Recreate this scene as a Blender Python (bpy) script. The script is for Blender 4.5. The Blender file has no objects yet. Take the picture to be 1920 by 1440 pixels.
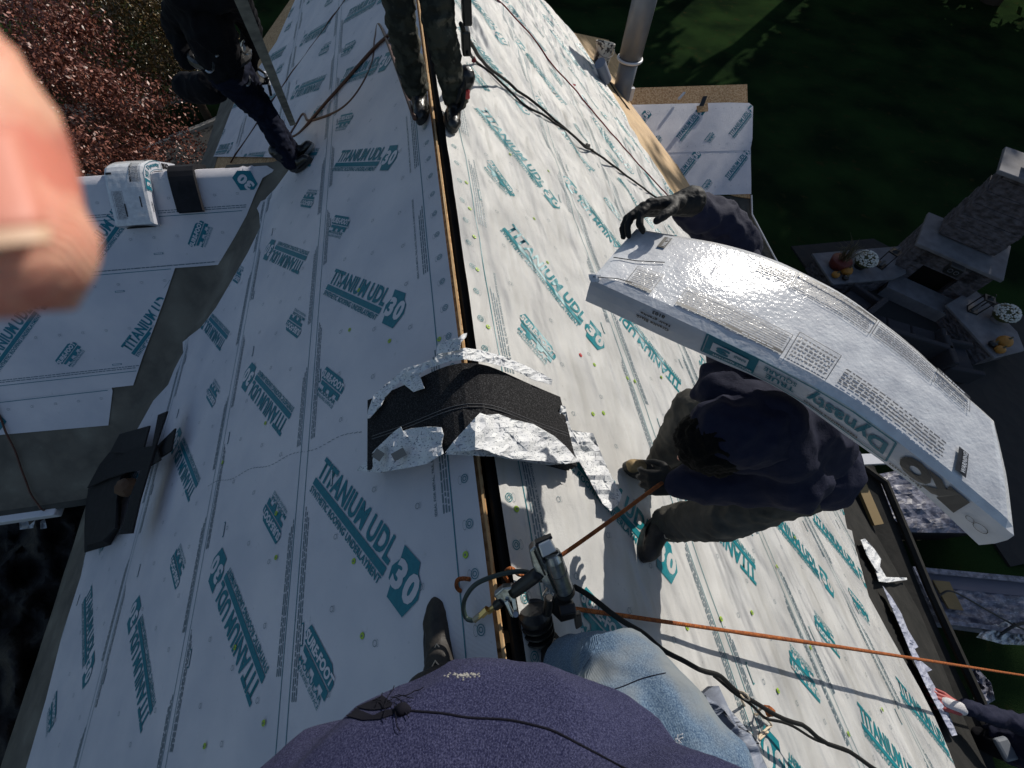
import bpy, bmesh, math, random
import numpy as np
from mathutils import Vector, Matrix, noise
from mathutils.bvhtree import BVHTree
random.seed(7); rng=np.random.RandomState(5)
S=bpy.context.scene
# ------------------------------------------------------------------ camera
GZ=9.5                                   # the lens is 9.5 m above the lawn
F=771.07                                 # focal length in photo pixels (1920 wide)
WX=np.array([0.98579043,-0.12344824,0.11392001]); WY=np.array([-0.16305549,-0.8662228,0.4723039]); WZ=np.array([0.04037503,-0.48416794,-0.87404305])
CM=np.array([WX,WY,WZ]).T                # rows: right, down, forward in world axes
O=np.array([0,0,GZ])
cd=bpy.data.cameras.new('camera'); cam=bpy.data.objects.new('camera',cd); S.collection.objects.link(cam)
cam.matrix_world=Matrix(((CM[0][0],-CM[1][0],-CM[2][0],0),(CM[0][1],-CM[1][1],-CM[2][1],0),(CM[0][2],-CM[1][2],-CM[2][2],GZ),(0,0,0,1)))
cd.sensor_width=36; cd.lens=36*F/1920; cd.clip_start=.004; cd.clip_end=400
cd.dof.use_dof=True; cd.dof.focus_distance=1.7; cd.dof.aperture_fstop=9
S.camera=cam
# ------------------------------------------------------------------ light
SUN_EL,SUN_AZ=math.radians(26),math.radians(48)      # azimuth from +Y towards +X
w=bpy.data.worlds.new('World'); S.world=w; w.use_nodes=True
nt=w.node_tree; bg=nt.nodes['Background']; sky=nt.nodes.new('ShaderNodeTexSky'); sky.sky_type='NISHITA'; sky.sun_disc=False
sky.sun_elevation=SUN_EL; sky.sun_rotation=SUN_AZ; nt.links.new(sky.outputs[0],bg.inputs[0]); bg.inputs[1].default_value=.095
sl=bpy.data.lights.new('sun','SUN'); sl.energy=4.4; sl.angle=math.radians(.5); sl.color=(1,.945,.86)
so=bpy.data.objects.new('sun',sl); S.collection.objects.link(so)
sd=Vector((math.cos(SUN_EL)*math.sin(SUN_AZ),math.cos(SUN_EL)*math.cos(SUN_AZ),math.sin(SUN_EL)))
so.rotation_euler=sd.to_track_quat('Z','Y').to_euler(); so.location=(20,10,30)
S.view_settings.view_transform='Standard'; S.view_settings.look='None'; S.view_settings.exposure=.04; S.view_settings.gamma=1
S.render.engine='CYCLES'; S.cycles.max_bounces=6; S.cycles.transparent_max_bounces=6
# ------------------------------------------------------------------ pixel helpers: photo pixel -> point of the place
A=0.659167893; X0=0.0130743; SA,CA=math.sin(A),math.cos(A)
def ray(q): return CM.T@np.array([q[0]-960.,q[1]-720.,F])
def D(q,d): return O+ray(q)*(d/F)                       # at depth d along the view axis
def atz(q,z): r=ray(q); return O+r*(z/r[2])             # z relative to the lens
def onpl(q,n,p): r=ray(q); return O+r*((n@(p-O))/(n@r))
RP=O+np.array([X0,0,-1.5])
def nrm(side): return np.array([side*SA,0,CA])
def onroof(q,side=None,h=0):
    if side is None: side=1 if q[0]>783+.1306*q[1] else -1
    return onpl(q,nrm(side),RP+nrm(side)*h)
def M(u,y,h=0):                                         # roof coordinates (signed slope distance, along ridge, height)
    s=1 if u>=0 else -1
    return RP+np.array([u*CA+s*SA*h,y,-abs(u)*SA+CA*h])
def uy(q,side):
    P=onroof(q,side)-RP; return (side*math.hypot(P[0],P[2]),P[1])
CR0=O+np.array([0,4.4,-2.75]); CN=np.array([0,-SA,CA])
def oncross(q,h=0): return onpl(q,CN,CR0+CN*h)
def MC(a,b,h=0): return CR0+np.array([a,b*CA-SA*h,b*SA+CA*h])
def ab(q): P=oncross(q)-CR0; return (P[0],-math.hypot(P[1],P[2]) if P[1]<0 else math.hypot(P[1],P[2]))
# ------------------------------------------------------------------ materials
def mat(name,col,rough=.6,spec=.5,metal=0,col2=None,nscale=8,nrange=(.35,.65),bumps=(),alpha=1,trans=0,coat=0,mix2=None,vor=None,sheen=0):
    m=bpy.data.materials.new(name); m.use_nodes=True; t=m.node_tree; N=t.nodes; L=t.links; b=N['Principled BSDF']
    b.inputs['Roughness'].default_value=rough; b.inputs['Specular IOR Level'].default_value=spec; b.inputs['Metallic'].default_value=metal
    b.inputs['Base Color'].default_value=(*col,1); b.inputs['Coat Weight'].default_value=coat
    if sheen: b.inputs['Sheen Weight'].default_value=sheen
    if trans: b.inputs['Transmission Weight'].default_value=trans
    if alpha<1: b.inputs['Alpha'].default_value=alpha
    tc=N.new('ShaderNodeTexCoord')
    def ns(scale,detail=4,stretch=None,rot=None,kind='n'):
        mp=N.new('ShaderNodeMapping'); L.new(tc.outputs['Object'],mp.inputs[0])
        if stretch: mp.inputs['Scale'].default_value=stretch
        if rot: mp.inputs['Rotation'].default_value=rot
        if kind=='n': n=N.new('ShaderNodeTexNoise'); n.inputs['Detail'].default_value=detail; n.inputs['Scale'].default_value=scale; L.new(mp.outputs[0],n.inputs[0]); return n.outputs['Fac']
        if kind=='v': n=N.new('ShaderNodeTexVoronoi'); n.inputs['Scale'].default_value=scale; L.new(mp.outputs[0],n.inputs[0]); return n.outputs['Distance']
        if kind=='w': n=N.new('ShaderNodeTexWave'); n.inputs['Scale'].default_value=scale; n.inputs['Distortion'].default_value=detail; n.inputs['Detail'].default_value=1; L.new(mp.outputs[0],n.inputs[0]); return n.outputs['Fac']
        if kind=='r':
            n=N.new('ShaderNodeTexNoise'); n.noise_type='RIDGED_MULTIFRACTAL'; n.inputs['Detail'].default_value=detail; n.inputs['Scale'].default_value=scale; L.new(mp.outputs[0],n.inputs[0]); return n.outputs['Fac']
    if col2:
        f=ns(nscale,5); rp=N.new('ShaderNodeMapRange'); rp.inputs[1].default_value=nrange[0]; rp.inputs[2].default_value=nrange[1]; L.new(f,rp.inputs[0])
        mx=N.new('ShaderNodeMix'); mx.data_type='RGBA'; mx.inputs[6].default_value=(*col,1); mx.inputs[7].default_value=(*col2,1); L.new(rp.outputs[0],mx.inputs[0]); out=mx.outputs[2]
        if mix2:
            f=ns(mix2[1],6,mix2[3] if len(mix2)>3 else None); r2=N.new('ShaderNodeMapRange'); r2.inputs[1].default_value=mix2[2][0]; r2.inputs[2].default_value=mix2[2][1]; L.new(f,r2.inputs[0])
            m2=N.new('ShaderNodeMix'); m2.data_type='RGBA'; L.new(out,m2.inputs[6]); m2.inputs[7].default_value=(*mix2[0],1); L.new(r2.outputs[0],m2.inputs[0]); out=m2.outputs[2]
        L.new(out,b.inputs['Base Color'])
    prev=None
    for (kind,scale,detail,dist,stretch,rot) in bumps:
        bp=N.new('ShaderNodeBump'); bp.inputs['Strength'].default_value=1; bp.inputs['Distance'].default_value=dist
        L.new(ns(scale,detail,stretch,rot,kind),bp.inputs['Height'])
        if prev: L.new(prev,bp.inputs['Normal'])
        prev=bp.outputs[0]
    if prev: L.new(prev,b.inputs['Normal'])
    return m
grid=[('w',95,0,.0006,None,(0,0,0)),('w',95,0,.0006,None,(0,0,math.pi/2))]
wr=[('n',2.2,3,.22,(1.3,.35,1),None),('r',1.5,3,.10,(1.5,.5,1),(0,0,.3)),('n',7,3,.016,(1,.45,1),None),('n',150,2,.0012,None,None)]
white_r=mat('underlay_white_right',(.58,.575,.555),.40,.5,col2=(.47,.465,.45),nscale=3.5,bumps=grid+wr,mix2=((.40,.39,.37),40,(.66,.80)))
teal_r=mat('print_teal',(.004,.15,.18),.45,.45,col2=(.008,.19,.22),nscale=60,bumps=wr)
white_l=mat('underlay_white_left',(.69,.665,.69),.55,.35,col2=(.57,.565,.61),nscale=2.2,bumps=grid+[('n',5,3,.006,None,None)],mix2=((.45,.46,.47),30,(.68,.82)))
teal_l=mat('print_teal_flat',(.006,.14,.19),.5,.35,col2=(.01,.17,.22),nscale=60)
grey_print=mat('print_grey',(.10,.16,.19),.5)
felt=mat('felt_brown',(.15,.135,.11),.9,.15,col2=(.10,.092,.078),nscale=6,bumps=[('n',9,4,.01,None,None),('n',220,2,.001,None,None)],mix2=((.20,.185,.15),3,(.5,.7)))
felt_d=mat('felt_dark',(.075,.072,.064),.85,.2,col2=(.045,.044,.040),nscale=5,bumps=[('n',8,4,.01,None,None),('n',200,2,.001,None,None)])
felt_b=mat('felt_black',(.028,.027,.025),.9,.15,col2=(.018,.018,.017),nscale=5,bumps=[('n',8,4,.01,None,None)])
wood=mat('wood_pine',(.52,.34,.16),.65,.3,col2=(.36,.22,.10),nscale=3,bumps=[('n',40,3,.002,(1,.1,1),None)],mix2=((.6,.45,.26),14,(.5,.7),(8,.4,8)))
osb=mat('osb_board',(.36,.20,.09),.75,.2,col2=(.52,.34,.18),nscale=26,nrange=(.42,.58),mix2=((.17,.09,.04),34,(.58,.68)),bumps=[('n',60,2,.003,None,None)])
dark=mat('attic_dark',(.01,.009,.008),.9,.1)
siding=mat('siding',(.20,.20,.21),.6,.3,bumps=[('w',1.1,0,.02,(.01,.01,3.3),(0,math.pi/2,0))])
alu=mat('white_gutter_paint',(.62,.62,.64),.4,.5)
shingle=mat('shingle_granules',(.013,.013,.014),.9,.15,col2=(.05,.05,.052),nscale=170,nrange=(.48,.66),bumps=[('n',260,2,.0025,None,None)])
shingle_s=mat('shingle_smooth',(.009,.009,.011),.75,.2,col2=(.016,.016,.019),nscale=12,bumps=[('n',70,3,.001,None,None)])
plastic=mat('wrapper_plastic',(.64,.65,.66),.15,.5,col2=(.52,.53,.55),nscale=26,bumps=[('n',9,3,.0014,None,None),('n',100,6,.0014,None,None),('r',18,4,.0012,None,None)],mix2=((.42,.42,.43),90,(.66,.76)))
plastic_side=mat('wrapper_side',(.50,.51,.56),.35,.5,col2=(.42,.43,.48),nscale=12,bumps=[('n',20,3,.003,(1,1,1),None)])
ink=mat('ink_black',(.015,.015,.016),.4); inkteal=mat('ink_teal',(.005,.12,.17),.4); inkg=mat('ink_grey',(.12,.12,.125),.4)
crumple=mat('wrapper_crumpled',(.68,.69,.69),.6,.25,col2=(.56,.57,.59),nscale=22,bumps=[('r',10,4,.0025,None,None),('n',40,5,.003,None,None)],mix2=((.20,.22,.25),18,(.585,.62),(.6,9,9)))
nylon=mat('black_cloth',(.006,.006,.008),.85,.12,bumps=[('n',30,4,.003,None,None)])
navy=mat('navy_hoodie',(.010,.012,.030),.85,.2,col2=(.013,.015,.034),nscale=40,bumps=[('n',12,4,.010,None,None),('n',300,2,.001,None,None)])
hoodie=mat('heather_hoodie',(.018,.020,.056),.95,.05,col2=(.082,.086,.165),nscale=560,nrange=(.40,.70),bumps=[('w',190,1,.0009,None,None),('n',300,3,.0012,None,None),('n',12,3,.004,None,None)],sheen=.04)
hem=mat('navy_lining',(.004,.004,.009),.9,.2)
denim=mat('denim',(.055,.10,.18),.9,.1,col2=(.19,.27,.36),nscale=380,nrange=(.35,.65),bumps=[('w',150,1,.0009,None,(0,0,.8)),('n',9,4,.012,(1,1,2.2),None)],mix2=((.235,.26,.275),6,(.45,.65)))
jeans_d=mat('dark_denim',(.005,.006,.013),.9,.08,col2=(.010,.013,.026),nscale=18,bumps=[('n',26,4,.004,None,None)])
camo=mat('camo_cloth',(.040,.042,.032),.8,.25,col2=(.016,.018,.014),nscale=16,nrange=(.45,.55),bumps=[('n',22,4,.008,None,None)],mix2=((.09,.085,.065),11,(.58,.63)))
tan=mat('work_trousers',(.085,.08,.068),.85,.2,col2=(.042,.04,.035),nscale=9,bumps=[('n',20,4,.010,None,None),('n',260,2,.0008,None,None)])
leather=mat('boot_leather',(.038,.032,.027),.6,.35,col2=(.022,.019,.017),nscale=22,bumps=[('n',70,3,.002,None,None)])
bootblack=mat('boot_black',(.008,.008,.009),.35,.6,bumps=[('n',40,3,.003,None,None)])
toecap=mat('boot_toe_tan',(.30,.21,.10),.7,.3,col2=(.12,.09,.05),nscale=25)
rubber=mat('rubber_black',(.008,.008,.008),.5,.5)
glove=mat('glove_black',(.011,.011,.011),.65,.22,bumps=[('n',90,3,.002,None,None)])
glove_red=mat('glove_red_rubber',(.32,.05,.045),.55); glove_w=mat('glove_white_knit',(.62,.60,.60),.8,bumps=[('w',60,0,.002,None,None)])
hair=mat('hair_black',(.002,.002,.002),.8,.15,bumps=[('n',120,3,.004,None,None)])  # black hair, deepened further for the shade under the carried bundle
skin=mat('skin',(.60,.20,.14),.5,.35,col2=(.72,.42,.29),nscale=90,bumps=[('n',700,3,.0002,None,None),('w',420,3,.00015,None,(0,0,.9))],mix2=((.50,.15,.11),130,(.5,.7)))
skin.node_tree.nodes['Principled BSDF'].inputs['Subsurface Weight'].default_value=.25
skin.node_tree.nodes['Principled BSDF'].inputs['Subsurface Scale'].default_value=.004
nail_m=mat('finger_nail',(.62,.25,.18),.5,.3); nail_e=mat('nail_edge',(.66,.44,.30),.5,.3)
silver=mat('cast_aluminium',(.55,.57,.58),.28,.6,metal=.9,col2=(.35,.37,.38),nscale=50,bumps=[('n',90,3,.0008,None,None)])
brass=mat('brass',(.62,.42,.16),.3,.5,metal=.9)
blackp=mat('black_plastic',(.012,.012,.013),.4,.5)
steel=mat('galvanised_flue',(.17,.185,.21),.4,.5,metal=0,col2=(.13,.145,.17),nscale=4)
lime=mat('lime_cap',(.30,.46,.04),.4); redcap=mat('red_cap',(.55,.03,.03),.4)
rope_o=mat('rope_orange',(.42,.13,.035),.8,.2,col2=(.22,.07,.03),nscale=60,bumps=[('w',70,1,.003,None,(0,.6,0))])
rope_b=mat('rope_black',(.008,.008,.008),.7,.3,bumps=[('w',70,1,.002,None,None)])
rope_r=mat('cord_red',(.16,.015,.02),.7,.2); rope_br=mat('hose_brown',(.085,.035,.022),.5,.4); cord_t=mat('cord_cream',(.55,.45,.33),.7)
bucket_m=mat('bucket_plastic',(.55,.54,.50),.5,.4,col2=(.05,.05,.055),nscale=14,nrange=(.52,.56))
stone=mat('fieldstone',(.13,.12,.135),.9,.2,col2=(.06,.055,.06),nscale=7,bumps=[('v',5,2,.05,(1,1,2.2),None),('n',20,3,.02,None,None)])
cast=mat('cast_stone',(.19,.187,.20),.8,.2,col2=(.14,.138,.15),nscale=4)
pump=mat('pumpkin',(.34,.15,.02),.6); pot_r=mat('red_pot',(.10,.012,.008),.6); leafy=mat('dry_grass',(.09,.075,.04),.8); flw=mat('white_flowers',(.6,.6,.56),.8)
lawn=mat('lawn',(.020,.040,.013),1,0,col2=(.009,.017,.008),nscale=.45,bumps=[('n',40,4,.03,None,None)],mix2=((.035,.030,.012),2.3,(.6,.75)))
asph=mat('asphalt',(.045,.045,.045),.9,.2,col2=(.03,.03,.03),nscale=40); kerb_m=mat('concrete_kerb',(.30,.29,.27),.85,.2)
paver=mat('patio_pavers',(.03,.029,.03),.85,.2,col2=(.03,.03,.03),nscale=6,bumps=[('v',3,1,.02,None,None)])
bark=mat('bark',(.06,.045,.035),.9,.1,bumps=[('n',20,4,.02,(1,1,.2),None)])
leaf_red=mat('leaf_red',(.17,.055,.034),.45,.45,col2=(.10,.034,.02),nscale=3); leaf_red2=mat('leaf_pink',(.30,.115,.08),.4,.5)
leaf_br=mat('leaf_brown',(.20,.12,.035),.35,.7,col2=(.11,.07,.02),nscale=3); leaf_g=mat('leaf_olive',(.055,.06,.014),.4,.6)
conif=mat('needles',(.02,.035,.015),.8,.2)
tarp_m=mat('black_tarp',(.014,.012,.011),.6,.2,col2=(.022,.018,.016),nscale=9,bumps=[('r',3,3,.06,None,None),('n',14,4,.02,None,None)])
wrapd=mat('stretch_wrap',(.22,.22,.27),.5,.35,col2=(.09,.09,.12),nscale=9,nrange=(.4,.6),bumps=[('r',5,4,.03,(1,3,1),None)],mix2=((.38,.38,.42),13,(.62,.68),(1,5,1)))
bagm=mat('grey_tarp_bag',(.22,.25,.31),.55,.4,col2=(.15,.17,.22),nscale=8,bumps=[('n',11,4,.012,(1,4,1),None)])
ply=mat('plywood_tan',(.22,.15,.06),.7)
# ------------------------------------------------------------------ object helpers
def tag(o,label=None,cat=None,group=None,kind=None):
    if label: o['label']=label
    if cat: o['category']=cat
    if group: o['group']=group
    if kind: o['kind']=kind
    return o
def empty(name,loc,label,cat,group=None):
    o=bpy.data.objects.new(name,None); o.location=loc; o.empty_display_size=.1; S.collection.objects.link(o); tag(o,label,cat,group); o['_b']=tuple(float(x) for x in loc); return o
def link(name,me,mats,parent=None,base=None,smooth=False):
    b=np.array(parent['_b'] if parent else (base if base is not None else (0,0,0)),float)
    if b.any():
        co=np.empty(len(me.vertices)*3); me.vertices.foreach_get('co',co); co=co.reshape(-1,3)-b; me.vertices.foreach_set('co',co.ravel())
    o=bpy.data.objects.new(name,me)
    for m in (mats if isinstance(mats,(list,tuple)) else [mats]): me.materials.append(m)
    S.collection.objects.link(o); o['_b']=tuple(float(x) for x in b)
    if parent: o.parent=parent
    else: o.location=b
    if smooth: me.polygons.foreach_set('use_smooth',[True]*len(me.polygons))
    me.update(); return o
class MB:
    def __init__(s): s.v=[];s.f=[];s.m=[]
    def add(s,vs,fs,mi=0):
        n=len(s.v); s.v.extend([tuple(map(float,p)) for p in vs]); s.f.extend([tuple(n+i for i in f) for f in fs]); s.m.extend([mi]*len(fs)); return s
    def box(s,c,sz,R=None,mi=0,taper=1,bev=0):
        c=np.array(c,float); hx,hy,hz=[a/2 for a in sz]; P=[]
        for z,t in ((-hz,1),(hz,taper)):
            for x,y in ((-hx,-hy),(hx,-hy),(hx,hy),(-hx,hy)): P.append(np.array([x*t,y*t,z]))
        if R is not None: P=[R@p for p in P]
        return s.add([c+p for p in P],[(3,2,1,0),(4,5,6,7),(0,1,5,4),(1,2,6,5),(2,3,7,6),(3,0,4,7)],mi)
    def prism(s,poly,vec,mi=0):
        n=len(poly); vec=np.array(vec,float); P=[np.array(p) for p in poly]
        a=np.sum([np.cross(P[i]-P[0],P[(i+1)%n]-P[0]) for i in range(n)],axis=0)
        if a@vec<0: P=P[::-1]
        return s.add(P+[p+vec for p in P],[tuple(range(n))[::-1],tuple(range(n,2*n))]+[(i,(i+1)%n,n+(i+1)%n,n+i) for i in range(n)],mi)
    def tube(s,pts,r,seg=8,mi=0,caps=True):
        P=[np.array(p,float) for p in pts]; n=len(P); rs=r if isinstance(r,(list,tuple)) else [r]*n; up=np.array([.12,.31,.94]); rings=[]
        t0=None
        for i in range(n):
            t=P[min(i+1,n-1)]-P[max(i-1,0)]; t=t/(np.linalg.norm(t)+1e-12)
            a=np.cross(t,up); a/=np.linalg.norm(a)+1e-9; b=np.cross(t,a); up=-b
            rings.append([P[i]+rs[i]*(math.cos(k*2*math.pi/seg)*a+math.sin(k*2*math.pi/seg)*b) for k in range(seg)])
        vs=[p for r_ in rings for p in r_]; fs=[(i*seg+k,i*seg+(k+1)%seg,(i+1)*seg+(k+1)%seg,(i+1)*seg+k) for i in range(n-1) for k in range(seg)]
        if caps: fs+=[tuple(range(seg))[::-1],tuple((n-1)*seg+k for k in range(seg))]
        return s.add(vs,fs,mi)
    def cyl(s,a,b,ra,rb=None,seg=20,mi=0): return s.tube([a,b],[ra,ra if rb is None else rb],seg,mi)
    def ball(s,c,r,seg=12,mi=0,R=None,jit=0):
        r=np.array([r,r,r] if np.isscalar(r) else r,float); vs=[];fs=[]; H=seg//2
        for i in range(H+1):
            th=math.pi*i/H
            for k in range(seg):
                ph=2*math.pi*k/seg; p=np.array([math.sin(th)*math.cos(ph),math.sin(th)*math.sin(ph),math.cos(th)])*r
                if jit: p=p*(1+jit*noise.noise(Vector(p*(3/np.max(r)))+Vector((c[0],c[1],c[2]))))
                if R is not None: p=R@p
                vs.append(np.array(c)+p)
        for i in range(H):
            for k in range(seg): fs.append((i*seg+k,(i+1)*seg+k,(i+1)*seg+(k+1)%seg,i*seg+(k+1)%seg))
        return s.add(vs,fs,mi)
    def mesh(s,name='m'):
        me=bpy.data.meshes.new(name); me.from_pydata(s.v,[],s.f); me.polygons.foreach_set('material_index',s.m); me.update(); return me
    def build(s,name,mats,parent=None,base=None,smooth=False): return link(name,s.mesh(name),mats,parent,base,smooth)
def bevel(o,wd=.004,seg=2):
    m=o.modifiers.new('bevel','BEVEL'); m.width=wd; m.segments=seg; m.limit_method='ANGLE'; m.angle_limit=math.radians(40); return o
def spline(pts,n=8):
    P=[np.array(p,float) for p in pts]; P=[2*P[0]-P[1]]+P+[2*P[-1]-P[-2]]; out=[]
    for i in range(1,len(P)-2):
        for k in range(n):
            t=k/n; out.append(.5*((2*P[i])+(-P[i-1]+P[i+1])*t+(2*P[i-1]-5*P[i]+4*P[i+1]-P[i+2])*t*t+(-P[i-1]+3*P[i]-3*P[i+1]+P[i+2])*t**3))
    out.append(P[-2]); return out
def inpoly(p,poly):
    x,y=p; c=False; j=len(poly)-1
    for i in range(len(poly)):
        xi,yi=poly[i]; xj,yj=poly[j]
        if (yi>y)!=(yj>y) and x<(xj-xi)*(y-yi)/(yj-yi)+xi: c=not c
        j=i
    return c
def gridpoly(poly,cell):
    """a 2D polygon cut along a grid -> verts2d, faces"""
    bm=bmesh.new(); bm.faces.new([bm.verts.new((p[0],p[1],0)) for p in poly]); bm.normal_update(); bmesh.ops.triangulate(bm,faces=bm.faces[:],ngon_method='EAR_CLIP')
    xs=[p[0] for p in poly]; ys=[p[1] for p in poly]
    for ax,vals in ((0,xs),(1,ys)):
        k=math.ceil(min(vals)/cell)
        while k*cell<max(vals):
            co=[0,0,0]; co[ax]=k*cell; no=[0,0,0]; no[ax]=1
            bmesh.ops.bisect_plane(bm,geom=bm.verts[:]+bm.edges[:]+bm.faces[:],plane_co=co,plane_no=no,dist=1e-6); k+=1
    bmesh.ops.remove_doubles(bm,verts=bm.verts[:],dist=1e-5); bm.normal_update()
    for f in bm.faces:
        if f.normal.z<0: f.normal_flip()
    bm.verts.index_update(); r=([(v.co.x,v.co.y) for v in bm.verts],[tuple(v.index for v in f.verts) for f in bm.faces]); bm.free(); return r
# ------------------------------------------------------------------ lettering as flat geometry
_tx={}
def tgeo(s,bold=.02):
    k=(s,bold)
    if k not in _tx:
        c=bpy.data.curves.new('t','FONT'); c.body=s; c.size=1; c.offset=bold; c.resolution_u=3; c.fill_mode='FRONT'; c.space_character=1.05
        o=bpy.data.objects.new('t',c); S.collection.objects.link(o); me=bpy.data.meshes.new_from_object(o)
        v=np.array([(q.co.x,q.co.y) for q in me.vertices]); f=[tuple(p.vertices) for p in me.polygons]
        # make faces look up
        if len(f):
            a,b,c_=[v[f[0][i]] for i in range(3)]
            if (b-a)[0]*(c_-a)[1]-(b-a)[1]*(c_-a)[0]<0: f=[t[::-1] for t in f]
        v=v-v.min(0); v=v/v.max(0); _tx[k]=(v,f)
        bpy.data.objects.remove(o); bpy.data.curves.remove(c); bpy.data.meshes.remove(me)
    return _tx[k]
class Art:                                    # a 2D drawing: list of (verts, faces, material, layer)
    def __init__(s): s.it=[]
    def text(s,t,x,y,w,h,mi=1,bold=.03,layer=0,rot=None):
        v,f=tgeo(t,bold); v=v*[w,h]
        if rot is not None: c,n=math.cos(rot),math.sin(rot); v=v@np.array([[c,n],[-n,c]])
        s.it.append((v+[x,y],f,mi,layer)); return s
    def poly(s,p,mi=1,layer=0,cell=.06):
        v,f=gridpoly(p,cell); s.it.append((np.array(v),f,mi,layer)); return s
    def rect(s,x0,y0,x1,y1,mi=1,layer=0,cell=.06): return s.poly([(x0,y0),(x1,y0),(x1,y1),(x0,y1)],mi,layer,cell)
    def line(s,p,q,w,mi=1,layer=0):
        p=np.array(p,float);q=np.array(q,float);d=q-p;L=np.linalg.norm(d);n=np.array([-d[1],d[0]])/L*w/2; k=max(1,int(L/.08)); vs=[];fs=[]
        for i in range(k+1): c=p+d*i/k; vs+=[c-n,c+n]
        for i in range(k): fs.append((2*i,2*i+2,2*i+3,2*i+1))
        s.it.append((np.array(vs),fs,mi,layer)); return s
    def loop(s,pts,w,mi=1,layer=0):
        for i in range(len(pts)): s.line(pts[i],pts[(i+1)%len(pts)],w,mi,layer)
        return s
    def ring(s,c,r,w,mi=1,n=16,sx=1):
        vs=[];fs=[]
        for k in range(n):
            a=2*math.pi*k/n; vs+=[(c[0]+sx*(r-w)*math.cos(a),c[1]+(r-w)*math.sin(a)),(c[0]+sx*r*math.cos(a),c[1]+r*math.sin(a))]
        for k in range(n): j=(k+1)%n; fs.append((2*k,2*k+1,2*j+1,2*j))
        s.it.append((np.array(vs),fs,mi,0)); return s
    def dashes(s,x0,x1,y,h,mi=1,seed=0,word=.02):
        r=random.Random(seed); x=x0
        while x<x1:
            l=min(r.uniform(.5,1.6)*word,x1-x); s.it.append((np.array([(x,y),(x+l,y),(x+l,y+h),(x,y+h)]),[(0,1,2,3)],mi,0)); x+=l+h*r.uniform(.5,1.1)
        return s
    def put(s,mb,fn,o=(0,0),ang=0,keep=None,h=.003,dl=.0012,flip=False):
        c,n=math.cos(ang),math.sin(ang); R=np.array([[c,n],[-n,c]])
        for v,f,mi,ly in s.it:
            q=v@R+np.array(o)
            if keep is not None:
                ok=[keep(p) for p in q]; f=[t for t in f if all(ok[i] for i in t)]
                if not f: continue
                used=sorted({i for t in f for i in t}); mp={i:k for k,i in enumerate(used)}; q=q[used]; f=[tuple(mp[i] for i in t) for t in f]
            if flip: f=[t[::-1] for t in f]
            mb.add([fn(p[0],p[1],h+dl*ly) for p in q],f,mi)
LOGO=Art().rect(0,-.006,.742,.030,cell=.05)
LOGO.text('TITANIUM',0,.038,.50,.108,bold=.035).text('UDL',.535,.038,.205,.108,bold=.035)
LOGO.text('SYNTHETIC ROOFING UNDERLAYMENT',.004,-.046,.735,.034,bold=.03)
LOGO.poly([(.772,.152),(.885,.152),(.900,.118),(.935,.098),(.955,.05),(.925,-.042),(.811,-.042),(.800,0),(.775,.012),(.762,.055),(.786,.10)],cell=.05)
LOGO.text('3',.786,.000,.066,.112,mi=0,layer=1,bold=.05).text('0',.866,.000,.072,.112,mi=0,layer=1,bold=.05)
SURE=Art().poly([(0,.064),(.222,.064),(.278,.026),(.278,-.006),(.012,-.006),(-.012,.02)]).text('SURE-FOOT',-.005,.002,.276,.044,mi=0,layer=1,bold=.05)
SURE.poly([(.02,-.014),(.27,-.014),(.275,-.05),(.24,-.05),(.24,-.034),(.205,-.034),(.2,-.058),(.16,-.058),(.155,-.036),(.12,-.036),(.115,-.06),(.08,-.06),(.075,-.036),(.03,-.036)])
SURE.text('MODULAR',.03,-.078,.23,.022,bold=.02).text('WALKING SURFACE',.04,-.102,.22,.018,bold=.01)
TGT=Art().ring((0,0),.017,.0028).ring((0,0),.009,.0028).ring((.022,0),.017,.0014,mi=2,sx=.55)
TGTm=Art().ring((0,0),.017,.0028).ring((0,0),.009,.0028).ring((-.022,0),.017,.0014,mi=2,sx=.55)
TGF=Art().ring((0,0),.012,.0022,mi=2,n=10).ring((.015,0),.012,.0012,mi=2,sx=.5,n=10)
OVAL=Art().line((0,-.045),(0,.045),.016,mi=1).line((0,-.038),(0,.038),.009,mi=0,layer=1)
def edgeprint(mb,fn,u0,y0,y1,sg,keep=None,seed=0,full=True):
    """rows of print that run along an edge; sg: direction (in u) away from the edge"""
    a=Art(); L=y1-y0
    a.line((u0,y0),(u0,y1),.0045)
    r=random.Random(seed); y=y0
    while y<y1:
        l=min(r.uniform(.5,.8),y1-y)
        for k in range(3):
            b=Art().dashes(0,l-.03*k,0,.0065,mi=2,seed=seed+k+int(y*10),word=.03)
            for v,f,mi,ly in b.it:
                q=np.array([(u0+sg*(.018+.014*k)-0*p[0],y+p[0]) for p in v]); q[:,0]+=np.array([p[1] for p in v]); a.it.append((q,[t[::-1] for t in f],mi,ly))
        if full:
            g=tgeo('IDEAL FOR METAL, TILE, SLATE, CEDAR SHAKE, & COMPOSITE SHINGLES',.02); w_,h_=.62,.014
            v=np.array([(u0+sg*.075-p[1]*h_,y+p[0]*w_) for p in g[0]]); a.it.append((v,g[1],2,0))
        y+=l+r.uniform(.25,.5)
    a.put(mb,fn,keep=keep,h=.002)
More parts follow.
